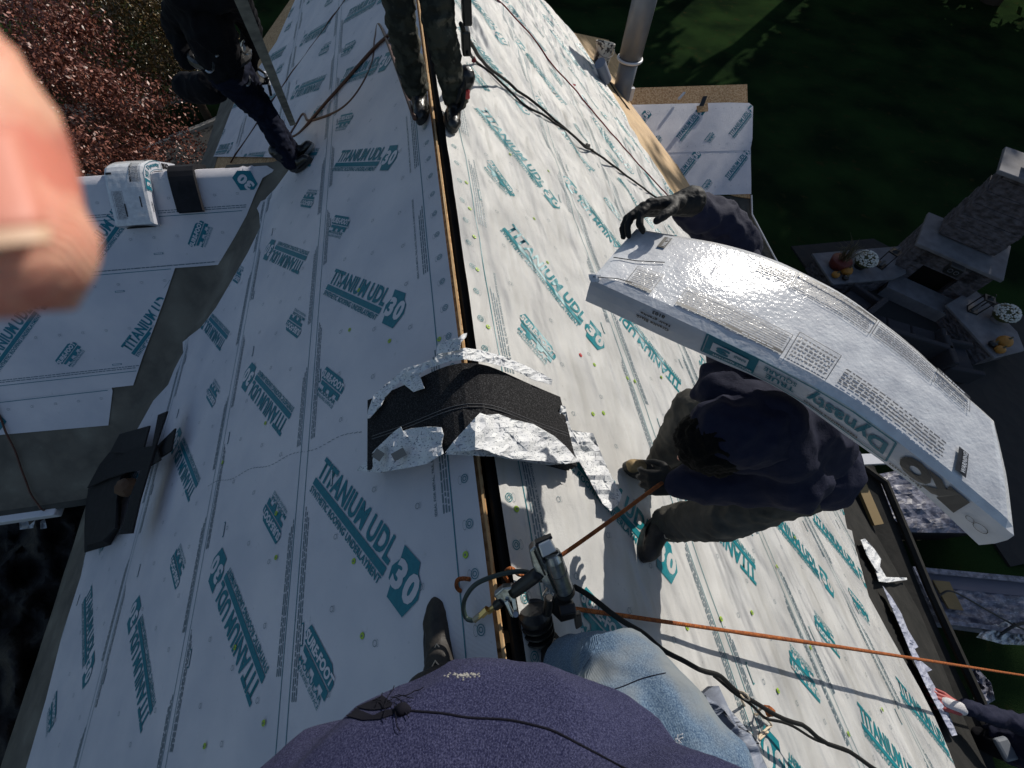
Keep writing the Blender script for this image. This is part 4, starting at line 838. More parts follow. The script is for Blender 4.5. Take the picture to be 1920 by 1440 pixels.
def uy2(q,s,h):
    # height above the rounded ridge: blend of the two planes
    a_=onroof(q,1,h); b_=onroof(q,-1,h); ra,rb=(a_-O)@CM[2],(b_-O)@CM[2]; 
    d=min(ra,rb) if False else max(0,0)+ (ra if q[0]>783+.1306*q[1] else rb); d2=(min(ra,rb)); k=.03; return D(q,d-(.012*math.exp(-abs(q[0]-(783+.1306*q[1]))/30)))
ripped('torn_wrapper',[(668,882),(690,858),(706,840),(740,808),(752,800),(755,808),(772,803),(800,800),(828,801),(832,815),(828,835),(832,850),(812,862),(800,870),(760,878),(712,886)],.115,.014,sd_=1,tilt=lambda q:.085+.035*min(1,max(0,(q[0]-668)/60)))
ripped('torn_wrapper',[(835,848),(850,828),(880,795),(900,774),(912,778),(935,776),(960,786),(1000,795),(1040,818),(1062,838),(1086,866),(1060,870),(1010,864),(960,860),(930,852),(905,842),(870,846)],.125,.016,sd_=2)
ripped('torn_wrapper',[(905,843),(960,852),(1010,856),(1070,868),(1030,872),(960,862),(930,856),(835,852),(840,846)],.10,.01,m=inkteal if False else crumple,sd_=7,cell=7)
ripped('torn_wrapper',[(688,785),(690,770),(700,742),(722,722),(745,702),(760,690),(790,682),(815,672),(822,664),(850,656),(872,652),(900,656),(945,668),(985,685),(1020,702),(1036,712),(1034,722),(1000,712),(960,692),(915,680),(872,674),(840,678),(800,692),(786,702),(796,728),(775,735),(750,715),(722,745),(715,760),(693,784)],.125,.014,sd_=3,cell=7)
ripped('torn_wrapper',[(1052,760),(1060,762),(1066,790),(1072,806),(1092,810),(1112,812),(1122,838),(1140,880),(1166,928),(1160,946),(1145,958),(1130,944),(1108,905),(1088,868),(1062,838),(1035,822),(1045,790)],.05,.022,sd_=4,tilt=lambda q:.115-.045*min(1,max(0,(q[1]-760)/90)))
ripped('torn_wrapper',[(818,664),(820,648),(838,638),(858,634),(868,626),(876,624),(874,632),(864,642),(862,656),(840,660)],.14,.01,sd_=5,cell=6)
def sq(cx,cy,w_,h_,an,m,nm='printed_square'):
    c,s=math.cos(an),math.sin(an); P=[(cx+x*c-y*s,cy+x*s+y*c) for x,y in ((-w_,-h_),(w_,-h_),(w_,h_),(-w_,h_))]; mb=MB(); mb.add([uy2(q,-1,.15) for q in P],[(3,2,1,0)]); mb.build(nm,m,root)
sq(709,853,9,9,.6,inkg); sq(748,852,13,8,-.5,inkg); sq(752,855,8,3,-.5,ink)
mb=MB(); r=random.Random(3)
for k in range(120): q=(r.gauss(1062,10),r.gauss(745,16)); mb.ball(onroof(q,1,.02),.0022,4)
tag(mb.build('granules',shingle,None,base=onroof((1062,745),1,0)),'scattered black shingle granules on the underlayment beside the torn bundle','granules',kind='stuff')
# ---- shingle pile at the lower left eave
def slab(nm,pxs,h,th,parent,m=shingle_s,side_=-1):
    P=[onroof(q,side_,h) for q in pxs]; mb=MB(); mb.prism(P,-nrm(side_)*th); return mb.build(nm,m,parent)
root=empty('shingle_pile',onroof((210,930),-1,0),'heap of loose black shingles slumped across the left eave','shingles')
for k in range(7):
    j=k*2.2; slab('shingle',[(158+j*.2,1036-j),(158+j*.3,990),(162+j*.4,915+j*.3),(182+j*.3,872+j*.2),(205,848),(262-j,834),(243-j,880),(233-j*.7,902),(226-j*.6,940),(222-j*.5,990),(205-j,1022-j*.6)],.02+.016*k,.0135,root)
slab('shingle',[(163,915),(184,876),(248,842),(292,835),(300,862),(270,880),(236,886),(200,898)],.155,.012,root,m=shingle)
slab('shingle',[(296,778),(313,771),(303,800),(290,840),(276,888),(262,935),(247,1000),(222,1002),(232,980),(246,925),(262,884),(285,835)],.17,.012,root,m=shingle)
slab('shingle',[(277,872),(290,840),(328,803),(320,845),(288,866)],.12,.012,root,m=shingle)
slab('shingle',[(206,848),(224,814),(280,798),(268,843),(240,850)],.145,.012,root,m=shingle_s)
mb=MB(); mb.ball(onroof((236,912),-1,.10),[.09,.09,.05],10,jit=.4); mb.build('leaf_clump',mat('rust_leaves',(.09,.045,.02),.8),root)
# ================================================================== PEOPLE
UP=ri([0,0,1.])
def P_(q,z): return atz(q,z)
# --- roofer bent under the bundle
m3=empty('person',onroof((1225,950),1,0),'bent person in navy hoodie and brown trousers with a bundle on one shoulder','person')
af=P_((1238,876),-2.02); an=P_((1252,982),-1.98); kf=P_((1300,765),-1.66); kn=P_((1352,968),-1.68); pel=P_((1472,850),-1.44); hf=pel+[-.03,.13,0]; hn=pel+[-.02,-.10,-.02]
ch=P_((1450,800),-1.22); nk=P_((1400,805),-1.17); hd=P_((1352,820),-1.16)
sn=P_((1478,895),-1.28); en=P_((1372,915),-1.38); wn=P_((1278,905),-1.42); sf=P_((1395,670),-1.12); ef=P_((1380,470),-1.02); wf=P_((1290,398),-.885)
legs=[chain([hf,kf,af],[.085,.06,.045]),chain([hn,kn,an],[.085,.06,.045])]
blob('body',legs[0]+legs[1]+chain([pel,ch,nk,hd],[.11,.13,.06,.09])+chain([sn,en,wn],[.05,.04,.03])+chain([sf,ef,wf],[.05,.04,.03])+[(sn,sf,.08,.08)],skin,m3,.016)
blob('trousers',chain([hf,kf,af],[.125,.095,.078])+chain([hn,kn,an],[.125,.098,.080])+[(hf,hn,.13,.13)],tan,m3,.012,.010,11,3,stretch=(1,1,1.8))
hood=[(P_((1332,735),-1.14),P_((1365,725),-1.11),.05,.06),(P_((1345,735),-1.12),P_((1445,775),-1.09),.06,.09),(P_((1445,775),-1.09),P_((1470,850),-1.16),.10,.09),(P_((1390,860),-1.2),P_((1470,850),-1.16),.05,.08)]
blob('hoodie',chain([pel+[.0,.02,.02],ch+[.03,0,0]],[.165,.175])+[(sn,sf,.12,.12),(P_((1512,830),-1.27),ch,.14,.15),(P_((1525,880),-1.42),P_((1500,850),-1.4),.15,.15),(P_((1305,738),-1.17),P_((1335,702),-1.13),.03,.04)]+chain([sn,en,wn],[.10,.075,.060])+chain([sf,ef,wf],[.09,.07,.05])+hood,navy,m3,.011,.013,8,3)
blob('hood',[(hd+[.03,.0,.03],hd+[.10,.01,.03],.115,.13),(hd+[0,.02,.035],hd+[.03,0,.03],.10,.115)],navy,m3,.009,.008,13,3)
blob('hair',[(hd,hd+[-.03,0,-.02],.108,.105),(P_((1320,850),-1.2),P_((1345,868),-1.22),.05,.05)],hair,m3,.008,.010,30,2)
mb=MB(); fc=unit([-.85,-.15,-.5]); cc=hd+fc*.085
for s in (-1,1): mb.ball(cc+ri([0,.03*s,-.01]),.012,8)
mb.build('eyes',ink,m3); mb=MB(); mb.ball(hd+fc*.115+[0,0,-.03],[.014,.014,.02],8); mb.build('nose',skin,m3,smooth=True)
boot(m3,af,[-1,.05,.1],nrm(1),leather,rubber,1.05,toecap); boot(m3,an,[-.80,-.62,.2],nrm(1),leather,rubber,1.1)
blob('glove',handcaps(wn,P_((1225,905),-1.47)-wn,[0,.5,-1],1.15,curl=.55),glove,m3,.0045)
h2=P_((1262,392),-.845)
# hand laid over the near-left corner of the bundle, fingers folding down the end
gw=P_((1268,384),-.80); gl=handcaps(gw,P_((1200,392),-.79)-gw,[-.15,-.85,-.55],1.30,curls=[.62,.50,.46,.40],side=-1,thumb=(.65,.35),spread=.12)
blob('glove',gl+[(gw+[.05,.01,0],gw,.046,.034)],glove,m3,.004,.0016,45,3)
blob('sleeve',chain([P_((1385,465),-1.0),P_((1350,418),-.92),P_((1295,392),-.845)],[.075,.074,.056]),navy,m3,.009,.010,14,3)
# --- roofer standing on the ridge, camouflage trousers
m2=empty('person',RP+[.03,2.75,0],'standing person in baggy camouflage trousers astride the ridge at the top','person')
yy=lambda x,y,z: O+ri([x,y,z])
a1,a2=yy(-.07,2.93,-1.40),yy(.17,2.84,-1.42); k1,k2=yy(-.10,2.86,-1.02),yy(.10,2.80,-1.00); h1,h2_=yy(-.06,2.92,-.58),yy(.12,2.92,-.58)
pv=yy(.03,2.94,-.52); ct=yy(.03,2.92,-.10); hd2=yy(.03,2.84,.30)
blob('body',chain([h1,k1,a1],[.08,.055,.04])+chain([h2_,k2,a2],[.08,.055,.04])+chain([pv,ct,yy(.03,2.9,.1),hd2],[.11,.13,.06,.095])+chain([yy(-.17,2.9,.0),yy(-.25,2.85,-.27),yy(-.2,2.68,-.45)],[.05,.04,.03])+chain([yy(.23,2.9,.0),yy(.30,2.85,-.27),yy(.24,2.68,-.45)],[.05,.04,.03]),skin,m2,.018)
blob('trousers',chain([h1,k1,a1+[0,0,.03]],[.115,.085,.082])+chain([h2_,k2,a2+[0,0,.03]],[.115,.088,.085])+[(h1,h2_,.12,.12)],camo,m2,.011,.013,11,3,stretch=(1,1,1.6))
blob('jacket',chain([pv,ct],[.17,.18])+[(yy(-.17,2.9,.02),yy(.23,2.9,.02),.09,.09)]+chain([yy(-.17,2.9,.0),yy(-.25,2.85,-.27),yy(-.2,2.68,-.45)],[.09,.07,.055])+chain([yy(.23,2.9,.0),yy(.30,2.85,-.27),yy(.24,2.68,-.45)],[.09,.07,.055]),nylon,m2,.014,.012,9)
blob('hair',[(hd2+[0,.02,.03],hd2+[0,.03,.0],.105,.10)],hair,m2,.012)
boot(m2,a1,[-.15,-1,0],[-.35,0,.9],bootblack,rubber,1.08); boot(m2,a2,[-.1,-1,0],[.45,0,.9],bootblack,rubber,1.12)
mb=MB(); mb.box(yy(.26,2.84,-.93),(.05,.10,.20)); o=mb.build('tool_pouch',blackp,m2); bevel(o,.01)
mb=MB(); mb.box(yy(.25,2.86,-1.12),(.05,.09,.12)); o=mb.build('tool_pouch',blackp,m2); bevel(o,.01)
mb=MB()
for k in range(5): mb.ball(yy(-.075-.01*k,2.82,-.80-.012*k),.010,6)
mb.build('buckle',silver,m2); mb=MB(); mb.box(yy(.235,2.80,-1.36),(.035,.05,.05)); bevel(mb.build('red_tag',redcap,m2),.006)
blob('glove',handcaps(yy(.215,2.82,-1.28),[-.05,-.35,-1],[-1,0,0],1.2,curl=.4),glove,m2,.006)
# --- roofer at the top left, all in black with a tool belt
m1=empty('person',onroof((560,318),-1,0),'person in black with a tool belt, carrying a board by the valley','person')
a1=P_((545,305),-2.38); a2=P_((550,286),-2.36); k1=P_((497,215),-2.02); k2=P_((487,190),-2.0); hp=P_((425,140),-1.66); hp2=hp+[.02,.16,0]; ch1=P_((390,45),-1.32); sh1=P_((430,-25),-1.1); sh2=P_((345,-10),-1.15); hd1=P_((375,-75),-1.0)
blob('body',chain([hp,k1,a1],[.08,.055,.04])+chain([hp2,k2,a2],[.08,.055,.04])+chain([hp,ch1,hd1],[.085,.09,.09])+chain([sh1,P_((470,50),-1.5),P_((468,125),-1.8)],[.04,.032,.028])+chain([sh2,P_((330,50),-1.45),P_((350,110),-1.6)],[.04,.032,.028]),skin,m1,.018)
blob('trousers',chain([hp,k1,a1+[0,0,.02]],[.13,.098,.080])+chain([hp2,k2,a2+[0,0,.02]],[.12,.085,.068])+[(hp,hp2,.14,.13)],jeans_d,m1,.011,.011,12,3,stretch=(1,1,1.7))
blob('jacket',chain([hp+[0,0,.06],ch1],[.15,.165])+[(sh1,sh2,.11,.11)]+chain([sh1,P_((470,50),-1.5),P_((468,125),-1.8)],[.10,.08,.06])+chain([sh2,P_((330,50),-1.45),P_((350,110),-1.6)],[.10,.085,.07]),nylon,m1,.013,.016,9,3)
blob('hair',[(hd1,hd1+[0,0,.05],.10,.10)],hair,m1,.012)
blob('glove',handcaps(P_((468,125),-1.8),[.2,.2,-1],[1,0,0],1.15,curl=.7),glove,m1,.006)
boot(m1,a1,[.95,-.25,.3],nrm(-1),bootblack,rubber,1.05); boot(m1,a2,[1,.1,.3],nrm(-1),bootblack,kerb_m,1.0)
blob('tool_bag',[(P_((350,165),-1.95),P_((395,165),-1.9),.11,.12)],nylon,m1,.012,.01,9); blob('tool_bag',[(P_((458,120),-1.8),P_((476,160),-1.95),.07,.07)],nylon,m1,.010,.008,9)
mb=MB(); c=hp+[0,.05,.10]; mb.tube([c+ri([.19*math.cos(x),.17*math.sin(x),0]) for x in np.linspace(0,6.283,25)],.03,8); mb.build('belt',blackp,m1)
def tool(px,m,r=.008): mb=MB(); mb.tube([P_(q,z) for q,z in px],r,6); return mb.build('tool',m,m1)
tool([((366,75),-1.5),((386,95),-1.62)],pump,.011); tool([((378,72),-1.5),((392,92),-1.6)],redcap,.014); tool([((346,60),-1.5),((366,78),-1.55)],silver,.01); tool([((350,112),-1.6),((366,126),-1.66)],silver,.016)
def hook(c,r,z,an=0): mb=MB(); mb.tube([P_((c[0]+r*math.cos(t+an),c[1]+r*1.5*math.sin(t+an)),z) for t in np.linspace(-2.2,1.6,14)],.007,5); mb.build('carabiner',silver,m1)
hook((404,92),9,-1.45); hook((392,122),9,-1.5,.6); hook((462,88),9,-1.5,2.6); hook((462,150),7,-1.7)
b0=P_((541,214),-2.40); b1=P_((452,0),-.98); b2=b0+(b1-b0)*1.25; mb=MB(); d=unit(b2-b0); s1=unit(np.cross(d,[0.3,-1,0])); s2=np.cross(d,s1); mb.prism([b0+s1*.03+s2*.10,b0+s1*.03-s2*.10,b0-s1*.03-s2*.10,b0-s1*.03+s2*.10],b2-b0); o=tag(mb.build('wooden_board',mat('weathered_board',(.30,.28,.22),.7,.3,col2=(.16,.15,.12),nscale=14),None,base=b0),'long narrow weathered board held upright by the person in black','board')
mb=MB(); mb.tube([P_((497,135),-1.9),P_((504,158),-2.0)],.016,8); mb.tube([P_((504,158),-2.0),P_((508,178),-2.1)],.012,8,1); tag(mb.build('utility_knife',[alu,blackp],None,base=P_((503,158),-2.0)),'white and black utility knife hanging beside the board','knife')
# --- worker below the right eave, only an arm in view
zs=-4.35
m4=empty('person',P_((1975,1400),-6.0),'person in dark navy below the right eave reaching up with a red and white glove','person')
w4=P_((1800,1328),zs+.05); e4=P_((1880,1348),zs-.08); s4=P_((1975,1375),zs-.1); c4=P_((1990,1420),zs-.35); p4=c4+[0,0,-.45]; hd4=P_((2010,1390),zs+.22)
blob('body',chain([s4,e4,w4],[.05,.04,.03])+chain([p4,c4,hd4],[.11,.13,.1])+chain([p4+[.1,0,0],p4+[.1,.05,-.42],p4+[.1,0,-.85]],[.08,.06,.04])+chain([p4-[.1,0,0],p4+[-.1,.05,-.42],p4+[-.1,0,-.85]],[.08,.06,.04]),skin,m4,.018)
blob('jacket',chain([s4,e4,w4+[.05,0,0]],[.10,.085,.060])+chain([p4,c4],[.18,.19])+[(s4,c4,.14,.17)],navy,m4,.014,.014,8)
blob('trousers',chain([p4+[.1,0,0],p4+[.1,.05,-.42],p4+[.1,0,-.85]],[.12,.09,.07])+chain([p4-[.1,0,0],p4+[-.1,.05,-.42],p4+[-.1,0,-.85]],[.12,.09,.07]),nylon,m4,.016,.01)
blob('hair',[(hd4,hd4+[0,0,.04],.11,.10)],hair,m4,.012)
hc=handcaps(w4,P_((1735,1305),zs+.02)-w4,[0,-.2,-1],1.55,curl=.12,spread=.3)
blob('glove',[c for c in hc],glove_red,m4,.006); blob('glove_cuff',[(w4-[.0,0,0],w4+unit(P_((1735,1305),zs)-w4)*.10,.052,.052)],glove_w,m4,.007)
boot(m4,p4+[.1,0,-.88],[-1,0,0],UP,bootblack); boot(m4,p4+[-.1,0,-.88],[-1,.1,0],UP,bootblack)
pf=p4+[0,0,-.99]; t=empty('scaffold',pf*[1,1,0],'scaffold with a plank deck standing by the right eave','scaffold')
mb=MB(); mb.box(pf+[.1,0,-.03],(.9,2.4,.05)); mb.build('plank_deck',wood,t)
for sx in (-.4,.6):
    for sy in (-1.15,1.15): mb=MB(); mb.cyl(ri([pf[0]+sx,pf[1]+sy,0]),pf+[sx,sy,-.05],.025); mb.build('leg',steel,t)
mb=MB(); mb.box(P_((1885,1404),-4.95),(.14,.18,.05)); o=mb.build('bracket',steel,t); bevel(o,.03)
# --- the photographer: hoodie, jeans, boots, one finger at the lens
ph=empty('person',RP+[0,-.2,0],'photographer in heather purple hoodie and faded jeans, one finger at the lens','person')
tp=D((24,487),.0425); f1=D((-74,190),.0455); f2=D((-330,-120),.052); f3=O+CM.T@ri([-.115,-.055,.018]); wr_=O+CM.T@ri([-.165,.01,-.03]); el=yy(-.36,-.25,-.34); shl=yy(-.25,-.38,-.22)
shr=yy(.22,-.38,-.22); elr=yy(.36,-.30,-.38); wrr=yy(.16,-.12,-.02); hr=yy(.10,-.05,.0)
kneeR=D((1178,1278),.93); ankR=yy(.20,-.17,-1.56); kneeL=yy(-.16,-.30,-1.18); ankL=yy(-.19,-.185,-1.575); hipR=yy(.12,-.42,-1.0); hipL=yy(-.14,-.42,-1.0)
blob('body',[(tp,f1,.0082,.0088),(f1,f2,.0088,.0098),(f2,f3,.0098,.012),(f3,wr_,.022,.024),(f3+[0,0,.02],wr_,.02,.024),(wr_,el,.026,.04),(el,shl,.045,.055),(shr,elr,.055,.045),(elr,wrr,.04,.026)]+handcaps(wrr,hr-wrr,[-1,0,0],1,curl=.6)[:0]+chain([yy(0,-.42,-.95),yy(0,-.42,-.35),yy(0,-.43,-.12)],[.11,.12,.06])+[(shl,shr,.06,.06)]+[(yy(0,-.42,.0),yy(0,-.45,.06),.085,.09)]+chain([hipR,kneeR,ankR],[.08,.06,.04])+chain([hipL,kneeL,ankL],[.08,.06,.04]),skin,ph,.0055,0,9,3)
blob('hair',[(yy(0,-.46,.04),yy(0,-.48,.08),.10,.095)],hair,ph,.012)
ax=unit(tp-f1); nn=CM.T@ri([.32,.12,-1.]); nn=unit(nn-ax*(nn@ax)); tt=np.cross(ax,nn)
def nailpatch(u0,u1,r0,nm,m):
    mb=MB(); vs=[];fs=[]; K=13
    for i in range(K):
        for k in range(K):
            u_=u0+(u1-u0)*i/(K-1); v_=(k/(K-1)-.5)*2; ang=v_*.95; bow=-.0016*v_*v_; c_=tp+ax*(u_+bow); rr=r0 if u_<.002 else r0-.25*(u_-.002)
            vs.append(c_+(nn*math.cos(ang)+tt*math.sin(ang))*rr)
    for i in range(K-1):
        for k in range(K-1): fs.append((i*K+k,i*K+k+1,(i+1)*K+k+1,(i+1)*K+k))
    mb.add(vs,fs); o=mb.build(nm,m,ph,smooth=True); q=o.modifiers.new('thick','SOLIDIFY'); q.thickness=.0006; q.offset=-1; return o
nailpatch(-.0075,.0035,.0086,'finger_nail',nail_m); nailpatch(.0035,.0050,.0087,'nail_edge',nail_e)
torso=blob('hoodie',[(shl,shr,.10,.10)]+chain([shl+[0,.02,0],el],[.085,.065])+chain([el,wr_+[-.01,-.03,-.03]],[.06,.04])+chain([shr,elr,wrr+[0,-.03,-.03]],[.085,.06,.04]),hoodie,ph,.012,.014,4.5,5,
  ell=[(yy(-.07,-.33,-.72),(.35,.285,.19)),(yy(-.07,-.38,-.5),(.33,.25,.26)),(yy(.07,-.38,-.62),(.29,.23,.22)),(yy(0,-.40,-.32),(.22,.17,.17)),(yy(-.22,-.27,-.76),(.20,.19,.14))])
jr=blob('jeans',chain([hipR,kneeR+[0,.0,-.01],ankR+[0,0,.10]],[.14,.106,.075])+chain([kneeR+[.02,-.02,0],yy(.33,-.36,-1.05)],[.106,.14])+chain([hipL,kneeL,ankL+[0,0,.07]],[.12,.09,.07])+[(hipL,hipR,.14,.14)],denim,ph,.010,.006,9,3)
boot(ph,ankL,[0,1,0],unit(nrm(-1)+[0.5,0,.5]),leather,rubber,1.38); boot(ph,ankR+[-.02,0,0],[-.25,1,0],unit(nrm(1)+[-.2,0,.3]),leather,rubber,1.1)
# seam and pocket on the hoodie found on its surface
def surf(o,pts,off=.001):
    dg=bpy.context.evaluated_depsgraph_get(); bv=BVHTree.FromObject(o,dg); out=[]; M_=np.array(o['_b']) if '_b' in o.keys() else 0
    b_=Vector(o['_b'])
    for q in pts:
        d_=Vector(unit(ray(q))); h=bv.ray_cast(Vector(O)-b_,d_)
        if h[0]: out.append(np.array(h[0]+b_)+np.array(h[1])*off)
    return out
sp=[(742,1330),(770,1333),(830,1338),(880,1346),(950,1350),(1000,1360),(1040,1372),(1090,1398),(1140,1425),(1190,1452)]
sp=surf(torso,[tuple(p) for p in spline([ri([*q,0]) for q in sp],5)[:]] if False else [tuple(p[:2]) for p in spline([ri([q[0],q[1],0]) for q in sp],5)],.0004)
mb=MB(); mb.tube(sp,.0013,6); mb.build('seam',hem,ph)
pk=surf(torso,[(700+34*math.cos(t)*(1+.2*math.sin(3*t)),1318+15*math.sin(t)) for t in np.linspace(0,6.0,18)],.0015)
if len(pk)>6: mb=MB(); c=np.mean(pk,0); n=len(pk); mb.add([c]+pk,[(0,i,i+1) for i in range(1,n)]+[(0,n,1)]); mb.build('torn_hole',hem,ph)
mb=MB(); r=random.Random(4)
for k in range(9):
    x0,y0=730+r.uniform(-40,16),1322+r.uniform(-14,12); L_=[(x0,y0)]
    an_=r.uniform(-.6,1.2)
    for j in range(6): an_+=r.uniform(-.7,.7); L_.append((L_[-1][0]+9*math.cos(an_),L_[-1][1]+9*math.sin(an_)))
    q=surf(torso,L_,.004)
    if len(q)>3: mb.tube(q,.0006,4)
mb.build('loose_thread',hem,ph)
mb=MB(); 
for k in range(60):
    an_=r.uniform(0,6.28); q=surf(torso,[(868+r.gauss(0,16),1267+r.gauss(0,2.5)+(0))],.0006)
    if q: mb.ball(q[0],[.0016,.0010,.0006],5)
mb.build('paint_speck',kerb_m,ph)
lc=surf(torso,[(548,1352),(575,1325),(610,1302),(650,1290),(690,1300),(722,1322)],.012)
mb=MB(); lc=lc if len(lc)>2 else sp[:6]; mb.tube(spline(lc,4),[.003+.005*math.sin(math.pi*i/(4*(len(lc)-1))) for i in range(4*(len(lc)-1)+1)],8); mb.build('pocket_fold',hem,ph,smooth=True)
fz=surf(jr,[(1270+r.gauss(0,5),1400+r.gauss(0,9)) for _ in range(26)],.002); mb=MB()
for k in range(40):
    if not fz: break
    p=fz[k%len(fz)]; d_=unit([r.gauss(0,1),r.gauss(0,1),r.gauss(.4,.6)])*.008; mb.tube([p,p+d_*.6,p+d_+[0,0,-.002]],.0007,4)
mb.build('frayed_patch',alu,ph)
def patch(nm,o,pxs,m,off=.0015,cell=5):
    v,f=gridpoly(pxs,cell); dg=bpy.context.evaluated_depsgraph_get(); bv=BVHTree.FromObject(o,dg); b_=Vector(o['_b']); P=[];ok=[]
    for q in v:
        h=bv.ray_cast(Vector(O)-b_,Vector(unit(ray(q)))); ok.append(h[0] is not None); P.append(np.array(h[0]+b_)+np.array(h[1])*off if h[0] else O)
    f=[t for t in f if all(ok[i] for i in t)]; comp=list(range(len(P)))
    def fd(i):
        while comp[i]!=i: i=comp[i]
        return i
    for t in f:
        for i in t[1:]: comp[fd(i)]=fd(t[0])
    cnt={}
    for t in f: cnt[fd(t[0])]=cnt.get(fd(t[0]),0)+1
    best=max(cnt,key=cnt.get); f=[t for t in f if fd(t[0])==best]; us=sorted({i for t in f for i in t}); mp={i:k for k,i in enumerate(us)}; P=[P[i] for i in us]; f=[tuple(mp[i] for i in t) for t in f]
    mb=MB(); mb.add(P,[t[::-1] for t in f]); return mb.build(nm,m,ph,smooth=True)
patch('pocket_opening',torso,[(545,1368),(560,1342),(590,1315),(630,1293),(668,1284),(660,1298),(664,1318),(676,1334),(700,1343),(722,1333),(742,1330),(738,1341),(712,1350),(680,1352),(640,1342),(612,1338),(580,1352)],hem)
sm=surf(jr,[tuple(p[:2]) for p in spline([ri([q[0],q[1],0]) for q in [(1110,1302),(1160,1290),(1205,1272),(1248,1262)]],5)],.0005)
if len(sm)>3: mb=MB(); mb.tube(sm,.0011,6); mb.build('seam',jeans_d,ph)
sm=surf(jr,[tuple(p[:2]) for p in spline([ri([q[0],q[1],0]) for q in [(1128,1200),(1112,1225),(1095,1252),(1078,1282)]],5)],.0005)
if len(sm)>3: mb=MB(); mb.tube(sm,.0028,6); mb.build('seam',denim,ph)
# ================================================================== NAIL GUN
ng=empty('nail_gun',D((1030,1110),1.40),'silver and black pneumatic coil nail gun lying on the ridge between the photographer\'s feet','nail gun')
def gd(q,d): return D(q,d)
fwd=CM[2]
mb=MB(); mb.tube([gd((1034,1036),1.165),gd((1038,1048),1.17),gd((1059,1106),1.22),gd((1060,1109),1.222)],[.024,.0265,.0265,.025],28); o=mb.build('cylinder',silver,ng); bevel(o,.002)
mb=MB(); mb.tube([gd((1058,1104),1.218),gd((1061,1111),1.225)],[.0285,.0285],28); mb.build('rim',blackp,ng)
mb=MB(); mb.tube([gd((1046,1070),1.188),gd((1047,1072),1.19)],[.0272,.0272],28); mb.build('band',inkg,ng)
mb=MB(); mb.prism([gd((1009,1023),1.13),gd((1032,1012),1.13),gd((1044,1033),1.14),gd((1017,1047),1.14)],unit(fwd)*.035); o=mb.build('head_cap',mat('polished_cap',(.85,.85,.85),.22,.6,metal=.3),ng); bevel(o,.004,3)
mb=MB(); mb.prism([gd((1004,1021),1.145),gd((1010,1019),1.145),gd((1022,1045),1.155),gd((1046,1034),1.155),gd((1053,1041),1.16),gd((1050,1046),1.16),gd((1020,1058),1.165)],unit(fwd)*.03); mb.prism([gd((1003,1019),1.14),gd((1034,1006),1.14),gd((1036,1010),1.14),gd((1006,1023),1.14)],unit(fwd)*.03); o=mb.build('flange',blackp,ng); bevel(o,.002)
mb=MB(); mb.prism([gd((992,1034),1.16),gd((1000,1026),1.155),gd((1007,1024),1.155),gd((1024,1060),1.17),gd((1034,1084),1.19),gd((1049,1112),1.215),gd((1042,1117),1.215),gd((1022,1100),1.20),gd((1010,1080),1.19),gd((998,1062),1.18)],unit(fwd)*.05); o=mb.build('housing',silver,ng); bevel(o,.005,3)
mb=MB(); mb.tube([gd((1028,1078),1.175),gd((1043,1112),1.20)],.0035,6); mb.tube([gd((1002,1034),1.15),gd((1022,1078),1.175)],.003,6)
mb.build('casting_rib',blackp,ng)
mb=MB()
for q in ((1006,1022),(1033,1008),(1051,1041),(1020,1053)): mb.tube([gd(q,1.13),gd(q,1.17)],.0045,8)
mb.build('bolt',blackp,ng)
mb=MB(); mb.tube([gd((1014,1071),1.20),gd((1004,1079),1.205),gd((968,1106),1.245),gd((960,1112),1.25)],[.018,.0205,.0195,.018],16); mb.build('grip',blackp,ng,smooth=True)
mb=MB(); mb.prism([gd((925,1118),1.255),gd((943,1103),1.24),gd((961,1101),1.235),gd((970,1116),1.24),gd((962,1129),1.25),gd((938,1134),1.26)],unit(fwd)*.035); o=mb.build('end_cap',silver,ng); bevel(o,.006,3)
mb=MB(); mb.prism([gd((946,1130),1.24),gd((952,1127),1.24),gd((964,1150),1.255),gd((962,1158),1.255),gd((957,1155),1.255)],unit(fwd)*.008); mb.prism([gd((958,1120),1.24),gd((965,1118),1.24),gd((970,1148),1.255),gd((965,1152),1.255)],unit(fwd)*.008); mb.tube([gd((967,1152),1.245),gd((967,1152),1.27)],.0085,12); mb.build('hanger',silver,ng)
mb=MB(); mb.tube([gd((942,1126),1.26),gd((930,1136),1.27),gd((926,1138),1.27)],[.015,.0145,.010],12); mb.build('swivel',blackp,ng)
mb=MB(); mb.tube([gd((930,1136),1.272),gd((915,1147),1.28)],.0095,10); mb.tube([gd((914,1142),1.272),gd((903,1153),1.278)],.0115,6); mb.tube([gd((904,1152),1.28),gd((898,1157),1.285)],.0075,8); mb.build('brass_fitting',brass,ng)
mb=MB(); mb.tube([gd((902,1152),1.285),gd((889,1163),1.29)],.0095,6); mb.build('coupler',mat('old_brass',(.28,.24,.17),.35,.5,metal=.8),ng)
mb=MB(); mb.tube(spline([gd((890,1162),1.295),gd((884,1163),1.30),gd((874,1158),1.31),gd((869,1140),1.31),gd((874,1118),1.30),gd((893,1095),1.29),gd((928,1080),1.28),gd((965,1072),1.27),gd((992,1074),1.27),gd((1015,1088),1.30)],8),.0075,8); mb.build('air_hose',mat('hose_green',(.02,.035,.03),.4),ng,smooth=True)
mb=MB(); mb.tube([gd((1000,1142),1.32),gd((1001,1147),1.32),gd((1010,1200),1.37),gd((1012,1206),1.37)],[.042,.052,.055,.047],28); o=mb.build('magazine_drum',blackp,ng); bevel(o,.004)
for k in range(3): mb=MB(); a_=.3+.22*k; mb.tube([gd((1001+9*a_,1147+50*a_),1.322),gd((1001.5+9*a_,1150+50*a_),1.324)],[.0555,.0555],24); mb.build('drum_rib',rubber,ng)
